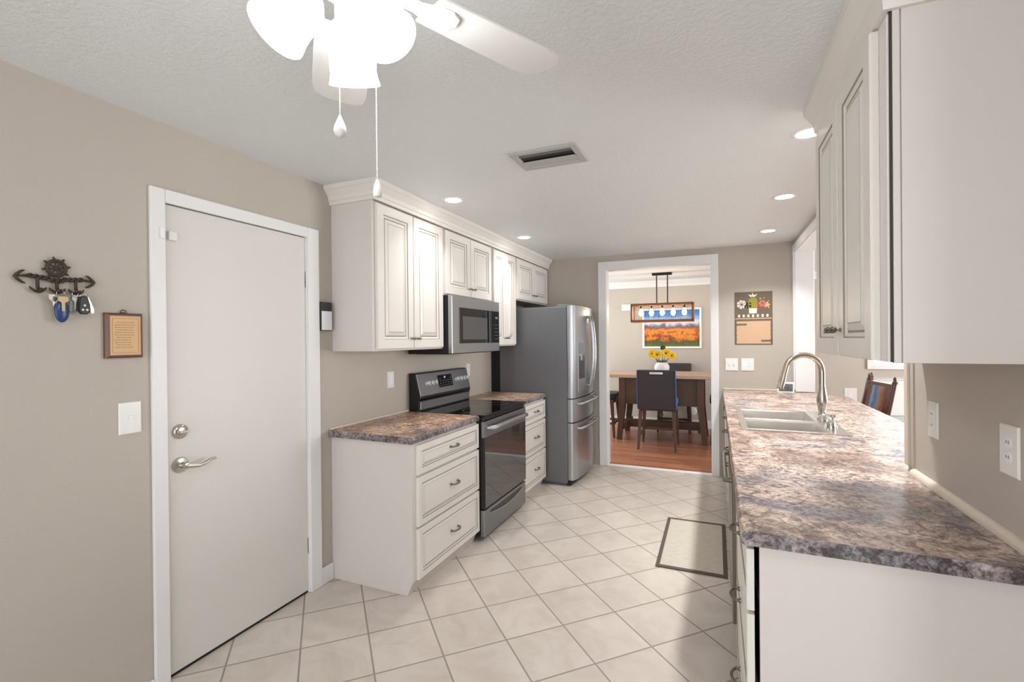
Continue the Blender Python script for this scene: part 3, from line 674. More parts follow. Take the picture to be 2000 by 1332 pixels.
SX0, SX1, SY0, SY1 = 0.150, 0.655, 3.075, 3.935
def worktop_right():
    xe, ye, yf = 0.061, 1.465, YF-0.001; xb = XR-0.0005; xbar = 1.072; yb0, yb1 = RY0+0.014, RY1-0.014
    b = MB()
    # slab pieces around the sink cut-out, all in one mesh
    for (x0, x1, y0, y1) in ((xe+0.014, xb, ye, SY0), (xe+0.014, SX0, SY0, SY1), (SX1, xb, SY0, SY1), (xe+0.014, xb, SY1, yf)):
        b.box(x0, x1, y0, y1, UND+0.001, TOP)
    # bar with its far corner rounded
    pts = [(xb, yb0), (xbar-0.02, yb0), (xbar, yb0+0.02)] + [(xbar-0.12+0.12*math.cos(a), 5.12-0.12+0.12*math.sin(a)) for a in [PI/2*i/8 for i in range(9)]] + [(WX+0.016, 5.12), (WX+0.016, yb1), (xb, yb1)]
    pts = [(xb, yb0), (xbar-0.02, yb0), (xbar, yb0+0.02)] + [(xbar-0.12+0.12*math.cos(a), 5.0+0.12*math.sin(a)) for a in [PI/2*i/8 for i in range(9)]] + [(WX+0.02, 5.12), (WX+0.02, yb1), (xb, yb1)]
    b.prism(pts, UND+0.001, TOP, lambda p, q, a: (p, q, a))
    # rolled front edge
    prof = [(xe+0.014, UND+0.001), (xe+0.008, UND+0.001), (xe+0.002, UND+0.006), (xe, UND+0.014), (xe, TOP-0.018), (xe+0.003, TOP-0.007), (xe+0.008, TOP-0.002), (xe+0.014, TOP)]
    b.prism(prof, ye, yf, lambda p, q, a: (p, a, q))
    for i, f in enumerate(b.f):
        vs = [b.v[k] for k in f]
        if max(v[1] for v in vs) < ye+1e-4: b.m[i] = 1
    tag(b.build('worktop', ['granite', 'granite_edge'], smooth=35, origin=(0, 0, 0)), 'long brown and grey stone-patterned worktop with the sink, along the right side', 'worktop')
worktop_right()
def sink():
    t = thing('sink', ((SX0+SX1)/2, (SY0+SY1)/2, 0.72), 'double-bowl stainless steel sink set in the right worktop', 'sink')
    ym = 3.47
    rim = MB()
    z = TOP+0.0008
    X0, X1, Y0, Y1 = SX0-0.014, SX1+0.018, SY0-0.014, SY1+0.014
    bx1 = 0.575                                                     # tap deck lies behind the bowls
    for (a, b_, c, d) in ((X0, SX0+0.018, Y0, Y1), (bx1, X1, Y0, Y1), (SX0+0.018, bx1, Y0, SY0+0.018), (SX0+0.018, bx1, SY1-0.018, Y1), (SX0+0.018, bx1, ym-0.012, ym+0.012)):
        rim.box(a, b_, c, d, z, z+0.004)
    rim.build('rim', 'sink_steel', t)
    for (c, d) in ((SY0+0.018, ym-0.012), (ym+0.012, SY1-0.018)):
        b = MB(); zb = 0.735; x0, x1 = SX0+0.018, bx1; k = 0.02
        R = [(x0, x1, c, d, z+0.004), (x0+0.004, x1-0.004, c+0.004, d-0.004, z-0.006), (x0+k, x1-k, c+k, d-k, zb+0.02), (x0+k+0.03, x1-k-0.03, c+k+0.03, d-k-0.03, zb)]
        vs = []
        for a0, a1, b0, b1, zz in R: vs += [(a0, b0, zz), (a1, b0, zz), (a1, b1, zz), (a0, b1, zz)]
        fs = [(i*4+q, i*4+(q+1) % 4, i*4+4+(q+1) % 4, i*4+4+q) for i in range(3) for q in range(4)] + [(12, 13, 14, 15)]
        b.add(vs, fs)
        o = b.build('bowl', 'sink_steel', t)
        s = o.modifiers.new('thickness', 'SOLIDIFY'); s.thickness = 0.002
        MB().lathe([(0.0, 0), (0.042, 0), (0.042, 0.003), (0.03, 0.004), (0.0, 0.002)], ((x0+x1)/2, (c+d)/2, zb+0.0005), (0, 0, 1), 24).build('drain', 'chrome', o, smooth=40)
sink()
def faucet():
    x, y, z = 0.622, 3.555, TOP+0.005
    t = thing('faucet', (x, y, z), 'tall gooseneck pull-down kitchen tap behind the sink', 'tap')
    MB().lathe([(0.0, 0), (0.030, 0), (0.030, 0.006), (0.024, 0.016), (0.020, 0.05), (0.027, 0.09), (0.033, 0.125), (0.028, 0.16), (0.021, 0.20), (0.0178, 0.23), (0.0, 0.232)], (x, y, z), (0, 0, 1), 24).build('base', 'nickel', t, smooth=50)
    path = [(x, y, z+0.22), (x, y, z+0.31)]
    r = 0.108
    path += [(x-r+r*math.cos(a), y-0.008*i, z+0.31+r*math.sin(a)) for i, a in enumerate([PI*0.95*k/12 for k in range(1, 13)])]
    MB().tube(path, 0.0178, 16).build('spout', 'brushed_gold_nickel', t, smooth=60)
    e = Vector(path[-1]); dr = (e-Vector(path[-2])).normalized()
    MB().tube([e-dr*0.004, e+dr*0.04, e+dr*0.09, e+dr*0.13], [0.018, 0.020, 0.023, 0.020], 16).build('spray_head', 'brushed_gold_nickel', t, smooth=60)
    b = MB().tube([(x, y-0.02, z+0.055), (x-0.002, y-0.055, z+0.06), (x-0.006, y-0.11, z+0.048), (x-0.006, y-0.15, z+0.028)], [0.012, 0.010, 0.007, 0.006], 12)
    b.build('lever', 'chrome', t, smooth=60)
    x, y = 0.630, 3.30
    t = thing('soap_dispenser', (x, y, z), 'small chrome soap pump beside the kitchen tap', 'soap pump')
    MB().lathe([(0.0, 0), (0.024, 0), (0.024, 0.005), (0.018, 0.012), (0.012, 0.03), (0.0, 0.031)], (x, y, z), (0, 0, 1), 20).build('base', 'chrome', t, smooth=50)
    MB().lathe([(0.006, 0.03), (0.006, 0.055), (0.015, 0.058), (0.015, 0.072), (0.0, 0.074)], (x, y, z), (0, 0, 1), 16).tube([(x, y, z+0.066), (x-0.03, y, z+0.07), (x-0.065, y, z+0.066), (x-0.075, y, z+0.055)], [0.008, 0.007, 0.006, 0.005], 10).build('pump_head', 'chrome', t, smooth=50)
    x, y = 0.600, 3.19
    tag(MB().lathe([(0.0, 0), (0.023, 0), (0.023, 0.010), (0.019, 0.045), (0.016, 0.05), (0.0, 0.052)], (x, y, z), (0, 0, 1), 20).build('air_gap', 'chrome', smooth=50), 'short chrome air-gap cap near the sink corner', 'sink cap')
faucet()
def weather_clock():
    x, y, z = 0.612, 5.195, TOP+0.0005
    t = thing('desk_clock', (x, y, z), 'small silver-framed digital clock standing at the far end of the worktop', 'clock')
    w_, h_ = 0.072, 0.105
    MB().box(x-w_, x+w_, y-0.012, y+0.012, z, z+h_).build('case', 'plastic_white', t, bevel=0.006)
    s = MB().box(x-w_+0.014, x+w_-0.014, y-0.0135, y-0.0115, z+0.018, z+h_-0.016).build('screen', 'lcd', t)
    d = MB()
    for (a, b_) in ((-0.045, 0.05), (-0.018, 0.05), (0.012, 0.05), (-0.045, 0.028), (0.0, 0.028), (0.028, 0.028)):
        d.box(x+a, x+a+0.016, y-0.0142, y-0.0136, z+b_, z+b_+0.004); d.box(x+a, x+a+0.016, y-0.0142, y-0.0136, z+b_+0.012, z+b_+0.015); d.box(x+a+0.013, x+a+0.016, y-0.0142, y-0.0136, z+b_, z+b_+0.014)
    d.build('digits', 'lcd_digit', s)
weather_clock()

# right wall cabinet
def right_upper():
    y0, y1, z0, z1 = 1.435, 2.232, 1.378, 2.262
    xf = 0.4085
    t = thing('wall_cabinet', (0.55, (y0+y1)/2, z0), 'large cream two-door wall cabinet above the near end of the right worktop', 'cabinet')
    MB().box(0.419, XR-0.0005, y0, y0+0.02, z0, 2.30).box(0.4155, XR-0.0005, y0+0.006, y1, z0, 2.30).box(0.402, 0.4165, y0, y0+0.02, z0, 2.30).build('body', 'cream_side', t, bevel=0.0015)
    MB().box(0.393, 0.413, y0+0.012, y1, z0+0.002, 2.268).build('face_frame', 'cream', t, bevel=0.001)
    MB().box(0.3975, 0.4018, y0+0.004, y0+0.012, z0+0.002, 2.29).build('gap_shade_strip', 'gap_shade', t)  # dark strip standing in for the shade inside the gap
    fn = FR(0.3925); f2 = FR(0.372)
    for (a, b_, k) in ((1.505, 1.856, 1.83), (1.872, 2.226, 1.90)):
        d = panel(fn, a, b_, z0+0.004, 2.235).build('door', ['cream', 'glaze'], t)
        knob(f2, k, z0+0.088).build('knob', 'pewter', d, smooth=50)
    prof = [(0.0, 2.240), (0.012, 2.240), (0.014, 2.262), (0.020, 2.268), (0.024, 2.302), (0.046, 2.345), (0.052, 2.352), (0.054, 2.3805), (0.0, 2.3805)]
    x = 0.3925; b = MB(); vs = []
    for p, z in prof: vs += [(XR, y0-p, z), (x-p, y0-p, z), (x-p, y1+p, z), (XR, y1+p, z)]
    n = len(prof); fs = []
    for i in range(n):
        j = (i+1) % n
        for k in range(3): fs.append((i*4+k, i*4+k+1, j*4+k+1, j*4+k))
    fs += [tuple(i*4 for i in range(n)), tuple(i*4+3 for i in range(n))[::-1]]
    b.add(vs, fs)
    tag(b.build('crown_molding', 'cream'), 'cream crown moulding topping the right wall cabinet', 'moulding', 'crown mouldings on the wall cabinets')
right_upper()

# ------------------------------------------------------------------ floor mat
def floor_mat():
    x0, x1, y0, y1 = -0.362, 0.056, 3.095, 3.97
    t = thing('floor_mat', ((x0+x1)/2, (y0+y1)/2, 0), 'beige kitchen mat with a dark brown border in front of the sink', 'mat')
    MB().box(x0+0.02, x1-0.02, y0+0.03, y1-0.03, 0.0005, 0.007).build('woven_field', 'woven_mat', t)
    w_ = 0.030
    MB().box(x0, x0+w_*0.8, y0, y1, 0.0005, 0.009).box(x1-w_*0.8, x1, y0, y1, 0.0005, 0.009).box(x0+w_*0.8, x1-w_*0.8, y0, y0+w_, 0.0005, 0.009).box(x0+w_*0.8, x1-w_*0.8, y1-w_, y1, 0.0005, 0.009).build('border', 'mat_border', t, bevel=0.002)
floor_mat()

# ------------------------------------------------------------------ ceiling vent, downlights, fan
def vent():
    x0, x1, y0, y1 = -0.957, -0.606, 2.192, 2.44
    t = thing('ceiling_vent', ((x0+x1)/2, (y0+y1)/2, ZC), 'grey rectangular air vent in the ceiling', 'vent')
    z = ZC
    b = MB(); w_ = 0.036
    b.box(x0, x0+w_, y0, y1, z-0.008, z).box(x1-w_, x1, y0, y1, z-0.008, z).box(x0+w_, x1-w_, y0, y0+w_, z-0.008, z).box(x0+w_, x1-w_, y1-w_, y1, z-0.008, z)
    b.build('frame', 'vent_grey', t, bevel=0.003)
    MB().box(x0+w_, x1-w_, y0+w_, y1-w_, z-0.0025, z-0.0005).build('backing', 'vent_dark', t)
    MB().prism([(0.012, -0.003), (0.034, -0.006), (0.034, -0.005), (0.012, -0.002)], x0+w_, x1-w_, lambda p, q, a: (a, y0+w_+p, ZC+q)).build('louver', 'vent_mid', t)
    MB().prism([(0.082, -0.0105), (0.1755, -0.004), (0.1755, -0.003), (0.082, -0.0095)], x0+w_, x1-w_, lambda p, q, a: (a, y0+w_+p, ZC+q)).build('louver', 'vent_grey', t)
vent()
def downlight(x, y, label, watts=DL_W):
    t = thing('recessed_light', (x, y, ZC), label, 'ceiling light', 'recessed ceiling lights')
    MB().lathe([(0.054, -0.004), (0.058, -0.006), (0.074, -0.004), (0.079, 0.0), (0.054, 0.0)], (x, y, ZC-0.0005), (0, 0, 1), 32, cap=False).build('trim_ring', 'trim_white', t, smooth=40)
    MB().lathe([(0.0, -0.0035), (0.054, -0.0035), (0.054, -0.001), (0.0, -0.001)], (x, y, ZC-0.0005), (0, 0, 1), 32).build('lens', 'downlight', t)
    l = bpy.data.lights.new('recessed_lamp', 'AREA'); l.shape = 'DISK'; l.size = 0.12; l.energy = watts; l.spread = math.radians(DL_SPREAD); l.color = (0.985, 0.99, 1.0)
    o = bpy.data.objects.new('recessed_lamp', l); C.objects.link(o); o.parent = t; o.location = (0, 0, -0.008)
downlight(-1.602, 2.75, 'round recessed ceiling light above the left cabinets, nearer of the two', 1.5)
downlight(-1.606, 4.03, 'round recessed ceiling light above the left cabinets, farther of the two', 1.5)
downlight(0.400, 2.535, 'round recessed ceiling light beside the right wall cabinet, nearest on the right')
downlight(0.428, 3.62, 'round recessed ceiling light in the middle of the right row')
downlight(0.430, 4.72, 'round recessed ceiling light nearest the far wall on the right')

FC = Vector((-0.638, 0.707, 0))
def ceiling_fan():
    x, y = FC.x, FC.y
    t = thing('ceiling_fan', (x, y, ZC), 'white ceiling fan with lit glass shades', 'ceiling fan')
    MB().lathe([(0.0, 0), (0.085, 0), (0.085, -0.02), (0.075, -0.045), (0.04, -0.06), (0.04, -0.075), (0.11, -0.085), (0.125, -0.11), (0.125, -0.16), (0.10, -0.195), (0.05, -0.21), (0.0, -0.21)], (x, y, ZC-0.0005), (0, 0, 1), 40).build('motor_housing', 'fan_white', t, smooth=30)
    for k in range(5):
        a = math.radians(63.0+72*k+0.0); d = Vector((math.cos(a), math.sin(a), 0)); s = Vector((-d.y, d.x, 0)); o = Vector((x, y, 2.152))
        def bp(r, w_, dz): return o + d*r + s*w_ + Vector((0, 0, dz + w_*0.14))
        out = [(0.175, -0.058), (0.30, -0.066), (0.46, -0.072), (0.505, -0.066), (0.525, -0.045), (0.53, 0.0), (0.525, 0.045), (0.505, 0.066), (0.46, 0.072), (0.30, 0.066), (0.175, 0.058)]
        n = len(out)
        b = MB().add([bp(r, w_, 0.003) for r, w_ in out] + [bp(r, w_, -0.003) for r, w_ in out], [tuple(range(n)), tuple(range(n, 2*n))[::-1]] + [(i, (i+1) % n, n+(i+1) % n, n+i) for i in range(n)])
        bl = b.build('blade', 'fan_white', t, bevel=0.001)
        ir = MB()
        ol = [(0.09, -0.022), (0.15, -0.02), (0.19, -0.038), (0.215, -0.040), (0.235, -0.030), (0.245, 0.0), (0.235, 0.030), (0.215, 0.040), (0.19, 0.038), (0.15, 0.02), (0.09, 0.022)]
        n = len(ol)
        ir.add([bp(r, w_, -0.0035) for r, w_ in ol] + [bp(r, w_, -0.010) for r, w_ in ol], [tuple(range(n)), tuple(range(n, 2*n))[::-1]] + [(i, (i+1) % n, n+(i+1) % n, n+i) for i in range(n)])
        ir.build('blade_iron', 'fan_white', bl, bevel=0.001)
    MB().lathe([(0.0, 0), (0.055, 0), (0.065, -0.015), (0.065, -0.045), (0.05, -0.06), (0.02, -0.068), (0.0, -0.068)], (x, y, ZC-0.211), (0, 0, 1), 32).build('light_kit', 'fan_white', t, smooth=30)
    for k in range(3):
        a = math.radians(119+120*k); d = Vector((math.cos(a), math.sin(a), 0))
        ax = (d*math.cos(math.radians(57)) + Vector((0, 0, -1))*math.sin(math.radians(57))).normalized()
        o = Vector((x-0.012, y-0.005, 2.112)) + d*0.036
        arm = MB().tube([o-d*0.03, o+ax*0.02, o+ax*0.035], [0.014, 0.014, 0.02], 12).build('lamp_arm', 'fan_white', t, smooth=50)
        o2 = o+ax*0.034
        MB().lathe([(0.021, 0), (0.030, 0.006), (0.041, 0.022), (0.046, 0.046), (0.0455, 0.068), (0.048, 0.090), (0.0525, 0.108), (0.050, 0.1085), (0.0455, 0.090), (0.042, 0.046), (0.026, 0.012), (0.0, 0.012)], o2, ax, 28, cap=False).build('lamp_shade', 'lamp_glass', arm, smooth=50)
    for (px, py, z0, z1, nm) in ((-0.618, 0.662, 2.11, 1.852, 'tear'), (-0.590, 0.728, 2.11, 1.752, 'cyl')):
        b = MB(); n = int((z0-z1)/0.0045)
        b.tube([(px, py, z0), (px, py, z1)], 0.0008, 5)
        for i in range(n): b.ball((px, py, z0-i*0.0045), 0.0016, 6)
        ch = b.build('pull_chain', 'trim_white', t)
        if nm == 'tear': MB().lathe([(0.0, 0.0), (0.0015, 0.0), (0.004, -0.006), (0.010, -0.020), (0.0115, -0.028), (0.009, -0.036), (0.0, -0.040)], (px, py, z1), (0, 0, 1), 16).build('pull_knob', 'fan_white', ch, smooth=50)
        else: MB().lathe([(0.0, 0.0), (0.002, 0.0), (0.006, -0.010), (0.008, -0.024), (0.007, -0.032), (0.0, -0.035)], (px, py, z1), (0, 0, 1), 16).build('pull_knob', 'fan_white', ch, smooth=50)
ceiling_fan()

# ------------------------------------------------------------------ things on the left wall
def switch_plate(name, fn, u, z, w_, h_, kind, label, cat, group=None):
    """fn(u,z,d) with d off the wall"""
    p0 = fn(u, z-h_/2, 0)
    t = thing(name, p0, label, cat, group)
    k = 0.003
    MB().rings([(u-w_/2, u+w_/2, z-h_/2, z+h_/2, 0.0005), (u-w_/2, u+w_/2, z-h_/2, z+h_/2, 0.003), (u-w_/2+k, u+w_/2-k, z-h_/2+k, z+h_/2-k, 0.006)], fn, [0, 0, 0]).build('plate', 'plate_ivory', t)
    def bx(a, b_, c, d, e, nm, m): MB().rings([(a, b_, c, d, 0.0055), (a, b_, c, d, e)], fn, [0, 0]).build(nm, m, t)
    for kd, off in kind:
        c = u+off
        if kd == 'toggle':
            bx(c-0.006, c+0.006, z-0.012, z+0.012, 0.0066, 'switch_slot', 'plastic_white'); bx(c-0.004, c+0.004, z-0.001, z+0.010, 0.016, 'toggle', 'plastic_white')
        elif kd == 'rocker':
            bx(c-0.017, c+0.017, z-0.034, z+0.034, 0.0072, 'rocker', 'plastic_white')
        else:
            for s in (-1, 1):
                zz = z+s*0.0195
                MB().lathe([(0.0, 0), (0.0165, 0), (0.0165, 0.0022), (0.0, 0.0022)], fn(c, zz, 0.0055), tuple(Vector(fn(0,0,1))-Vector(fn(0,0,0))), 20).build('socket', 'plastic_white', t, smooth=40)
                for e in (-0.0055, 0.0055): bx(c+e-0.0012, c+e+0.0012, zz-0.002, zz+0.006, 0.0082, 'socket_slot', 'slot')
    return t
FWL = FL(XL)
switch_plate('light_switch', FWL, 1.131, 1.146, 0.080, 0.127, [('toggle', 0)], 'white wide light switch plate below the wooden plaque', 'light switch')
switch_plate('wall_outlet', FWL, 2.784, 1.163, 0.072, 0.118, [('rocker', 0)], 'white wall plate between the white door and the stove', 'wall plate')
switch_plate('wall_outlet', FWL, 3.944, 1.160, 0.072, 0.122, [('outlet', 0)], 'white wall plate right behind the stove backguard', 'wall plate')
FWB = lambda u, z, d: (u, YF-d, z)
switch_plate('light_switch', FWB, 0.148, 1.165, 0.118, 0.126, [('toggle', -0.023), ('toggle', 0.023)], 'double light switch plate on the far wall, next to the doorway casing', 'light switch', 'plates below the calendar')
switch_plate('wall_outlet', FWB, 0.294, 1.165, 0.118, 0.126, [('rocker', -0.023), ('outlet', 0.023)], 'double wall plate on the far wall, right-hand one under the calendar', 'wall plate', 'plates below the calendar')
FWR = FR(XR)
switch_plate('wall_outlet', FWR, 2.118, 1.147, 0.076, 0.127, [('outlet', 0)], 'white outlet on the right wall, nearer the bar opening', 'outlet', 'outlets above the right worktop')
switch_plate('wall_outlet', FWR, 1.647, 1.143, 0.086, 0.134, [('outlet', 0.0)], 'larger white outlet on the right wall, the one farther from the bar opening', 'outlet', 'outlets above the right worktop')

def door_sensor():
    tag(MB().box(XL-0.006, XL+0.010, 1.284, 1.318, 1.886, 1.925).build('door_sensor', 'plate_ivory', bevel=0.003), 'small square white alarm contact on the top corner of the white door', 'sensor')
    tag(MB().box(XL+0.017, XL+0.028, 1.242, 1.258, 1.884, 1.930).build('sensor_magnet', 'plastic_white', bevel=0.002), 'slim white alarm magnet on the door casing', 'sensor')
door_sensor()
def doorbell():
    y0, y1, z0, z1 = 2.114, 2.198, 1.508, 1.678
    t = thing('alarm_keypad', (XL, (y0+y1)/2, z0), 'small black and white wall device between door casing and cabinet', 'wall device')
    MB().box(XL+0.0005, XL+0.024, y0, y1, z0, z1).build('back_case', 'plastic_dark', t, bevel=0.004)
    MB().box(XL+0.024, XL+0.029, y0+0.003, y1-0.003, z0+0.003, z0+0.116).build('front_cover', 'plastic_white', t, bevel=0.002)
    MB().box(XL+0.024, XL+0.029, y0+0.003, y1-0.003, z0+0.119, z1-0.003).build('lens_panel', 'plastic_dark', t, bevel=0.002)
doorbell()

def key_rack():
    fn = FWL; yc, zc = 0.9027, 1.672
    t = thing('key_rack', fn(yc, 1.62, 0), 'dark iron ship wheel key rack with anchor ends', 'key rack')
    V3 = lambda u, z, d=0.012: fn(u, z, d)
    # ship wheel
    b = MB(); wz = 1.713; R_ = 0.026
    b.tube([V3(yc+R_*math.cos(2*PI*i/28), wz+R_*math.sin(2*PI*i/28)) for i in range(29)], 0.0062, 8, caps=False)
    b.ball(V3(yc, wz), (0.007, 0.008, 0.008), 10)
    for k in range(8):
        a = 2*PI*k/8+0.2
        b.tube([V3(yc+0.004*math.cos(a), wz+0.004*math.sin(a)), V3(yc+0.026*math.cos(a), wz+0.026*math.sin(a)), V3(yc+0.034*math.cos(a), wz+0.034*math.sin(a)), V3(yc+0.041*math.cos(a), wz+0.041*math.sin(a))], [0.0025, 0.0025, 0.0045, 0.002], 8)
    b.build('ship_wheel', 'dark_iron', t, smooth=50)
    # rope bar sagging a little in the middle, twisted
    b = MB()
    bar = lambda s: zc+0.002+0.006*abs(s)**1.5-(0.012 if abs(s) < 0.25 else 0.0)*0.5
    for ph in (0, PI):
        b.tube([V3(yc+0.078*s, bar(s)+0.0042*math.sin(16*s+ph), 0.012+0.0042*math.cos(16*s+ph)) for s in [-1+2*i/60 for i in range(61)]], 0.0048, 8)
    b.build('rope_bar', 'dark_iron', t, smooth=50)
    for s in (-1, 1):
        u0 = yc+s*0.076
        b = MB().tube([V3(u0, zc+0.007), V3(yc+s*0.108, zc+0.002)], [0.0045, 0.003], 8)
        b.tube([V3(yc+s*0.084, zc+0.024), V3(yc+s*0.092, zc+0.021), V3(yc+s*0.105, zc+0.008), V3(yc+s*0.110, zc+0.001), V3(yc+s*0.104, zc-0.007), V3(yc+s*0.090, zc-0.018), V3(yc+s*0.083, zc-0.020)], [0.002, 0.004, 0.005, 0.0055, 0.005, 0.004, 0.002], 8)
        b.build('anchor_end', 'dark_iron', t, smooth=50)
    for u in (yc-0.052, yc+0.0, yc+0.054):
        b = MB().tube([V3(u, zc+0.002), V3(u, zc-0.030, 0.014), V3(u, zc-0.042, 0.022), V3(u, zc-0.044, 0.034), V3(u, zc-0.036, 0.042)], [0.0055, 0.0055, 0.006, 0.005, 0.003], 8)
        b.tube([V3(u-0.023, zc-0.030, 0.016), V3(u-0.019, zc-0.036, 0.016), V3(u-0.008, zc-0.045, 0.017), V3(u, zc-0.047, 0.018), V3(u+0.008, zc-0.045, 0.017), V3(u+0.019, zc-0.036, 0.016), V3(u+0.023, zc-0.030, 0.016)], [0.0015, 0.004, 0.005, 0.0055, 0.005, 0.004, 0.0015], 8)
        b.build('anchor_hook', 'dark_iron', t, smooth=50)
    hz = zc-0.040
    # keys on the middle hook
    u = yc+0.002
    t = thing('key_bunch', fn(u, hz, 0.03), 'bunch of keys with a large blue fob on the middle hook', 'keys', 'keys on the ship wheel rack')
    def ring(uu): return MB().tube([fn(uu+0.011*math.sin(2*PI*i/16), hz-0.008+0.011*math.cos(2*PI*i/16), 0.032) for i in range(17)], 0.0012, 6, caps=False)
    ring(u).build('ring', 'chrome', t, smooth=60)
    MB().lathe([(0.0, 0), (0.6, 0.1), (0.9, 0.3), (1.0, 0.55), (0.92, 0.8), (0.6, 0.96), (0.0, 1.0)], (0, 0, 0), (0, 0, 1), 20)
    f = MB().ball(fn(u+0.004, hz-0.072, 0.030), (0.008, 0.021, 0.040), 18); f.build('fob', 'blue_fob', t, smooth=60)
    f = MB().prism([(-0.013, 0.0), (0.013, 0.0), (0.017, 0.012), (0.006, -0.02), (0.004, -0.05), (-0.004, -0.05), (-0.006, -0.02), (-0.017, 0.012)][:2]+[(0.015, -0.014), (0.005, -0.022), (0.004, -0.052), (-0.004, -0.052), (-0.005, -0.022), (-0.015, -0.014)], 0.040, 0.042, lambda p, q, a: fn(u+0.004+p, hz-0.020+q, a)); f.build('brass_key', 'fob_tan', t)
    f = MB().prism([(-0.010, 0.0), (0.010, 0.0), (0.012, -0.016), (0.004, -0.024), (0.004, -0.065), (0.0, -0.07), (-0.004, -0.065), (-0.004, -0.024), (-0.012, -0.016)], 0.024, 0.0262, lambda p, q, a: fn(u-0.020+p-q*0.15, hz-0.014+q, a)); f.build('steel_key', 'nickel', t)
    u = yc+0.046
    t = thing('key_bunch', fn(u, hz, 0.03), 'silver house keys with a green tag between the other bunches', 'keys', 'keys on the ship wheel rack')
    ring(u).build('ring', 'chrome', t, smooth=60)
    for (du, sl, m, d_) in ((-0.012, -0.1, 'key_teal', 0.024), (0.0, 0.0, 'chrome', 0.030), (0.010, 0.12, 'nickel', 0.027)):
        MB().prism([(-0.010, 0.0), (0.010, 0.0), (0.012, -0.016), (0.0045, -0.024), (0.0045, -0.055), (0.0, -0.06), (-0.0045, -0.055), (-0.0045, -0.024), (-0.012, -0.016)], d_, d_+0.002, lambda p, q, a: fn(u+du*0.6+p-q*sl, hz-0.012+q, a)).build('key', m, t)
    u = yc+0.066
    t = thing('key_bunch', fn(u, hz, 0.03), 'black car key with buttons on the right-hand hook', 'keys', 'keys on the ship wheel rack')
    ring(u-0.004).build('ring', 'chrome', t, smooth=60)
    kb = MB().prism([(-0.011, 0.0), (0.009, 0.0), (0.017, -0.03), (0.019, -0.055), (0.010, -0.066), (-0.012, -0.066), (-0.018, -0.055), (-0.016, -0.025)], 0.033, 0.045, lambda p, q, a: fn(u+p, hz-0.014+q, a)).build('fob', 'black', t, bevel=0.004)
    for (a, b_) in ((-0.006, -0.05), (0.007, -0.05), (0.0, -0.034)): MB().ball(fn(u+a, hz-0.014+b_, 0.0455), (0.0015, 0.004, 0.004), 10).build('button', 'plastic_white', kb, smooth=60)
    MB().prism([(0.010, -0.005), (0.014, -0.004), (0.030, -0.050), (0.028, -0.064), (0.020, -0.062)], 0.036, 0.041, lambda p, q, a: fn(u+p, hz-0.012+q, a)).build('chrome_edge', 'chrome', t)
key_rack()
def plaque():
    fn = FWL; u0, u1, z0, z1 = 1.045, 1.174, 1.387, 1.563
    t = thing('wall_plaque', fn((u0+u1)/2, z0, 0), 'small wooden plaque with a tan verse sheet and a ring hanger', 'plaque')
    MB().rings([(u0, u1, z0, z1, 0.0005), (u0, u1, z0, z1, 0.012), (u0+0.008, u1-0.008, z0+0.008, z1-0.008, 0.020), (u0+0.009, u1-0.009, z0+0.009, z1-0.009, 0.020)], fn, [0]*4).build('board', 'wood_plaque', t)
    s = MB().rings([(u0+0.013, u1-0.012, z0+0.012, z1-0.012, 0.0195), (u0+0.013, u1-0.012, z0+0.012, z1-0.012, 0.0212)], fn, [0, 0]).build('sheet', 'parchment', t)
    b = MB(); random.seed(3)
    a0, a1, c0, c1 = u0+0.020, u1-0.019, z0+0.020, z1-0.020
    for (p, q, r, s_) in ((a0, a1, c0, c0+0.0012), (a0, a1, c1-0.0012, c1), (a0, a0+0.0012, c0, c1), (a1-0.0012, a1, c0, c1)): b.rings([(p, q, r, s_, 0.0210), (p, q, r, s_, 0.0215)], fn, [0, 0])
    for i in range(11):
        z = c1-0.018-i*0.0098; u = a0+0.008+(0.006 if i % 3 == 0 else 0); end = a1-0.008-random.random()*0.02
        while u < end:
            w_ = 0.003+random.random()*0.007; b.rings([(u, min(u+w_, end), z, z+0.0022, 0.0210), (u, min(u+w_, end), z, z+0.0022, 0.0215)], fn, [0, 0]); u += w_+0.0022
    b.build('verse_lines', 'ink', s)
    um = (u0+u1)/2
    MB().tube([fn(um+0.011*math.cos(a), z1+0.002+0.011*math.sin(a), 0.008) for a in [-0.3+(PI+0.6)*i/14 for i in range(15)]], 0.0016, 8).box(XL+0.002, XL+0.010, um-0.006, um+0.006, z1-0.004, z1+0.004).build('hanger', 'dark_iron', t, smooth=50)
plaque()

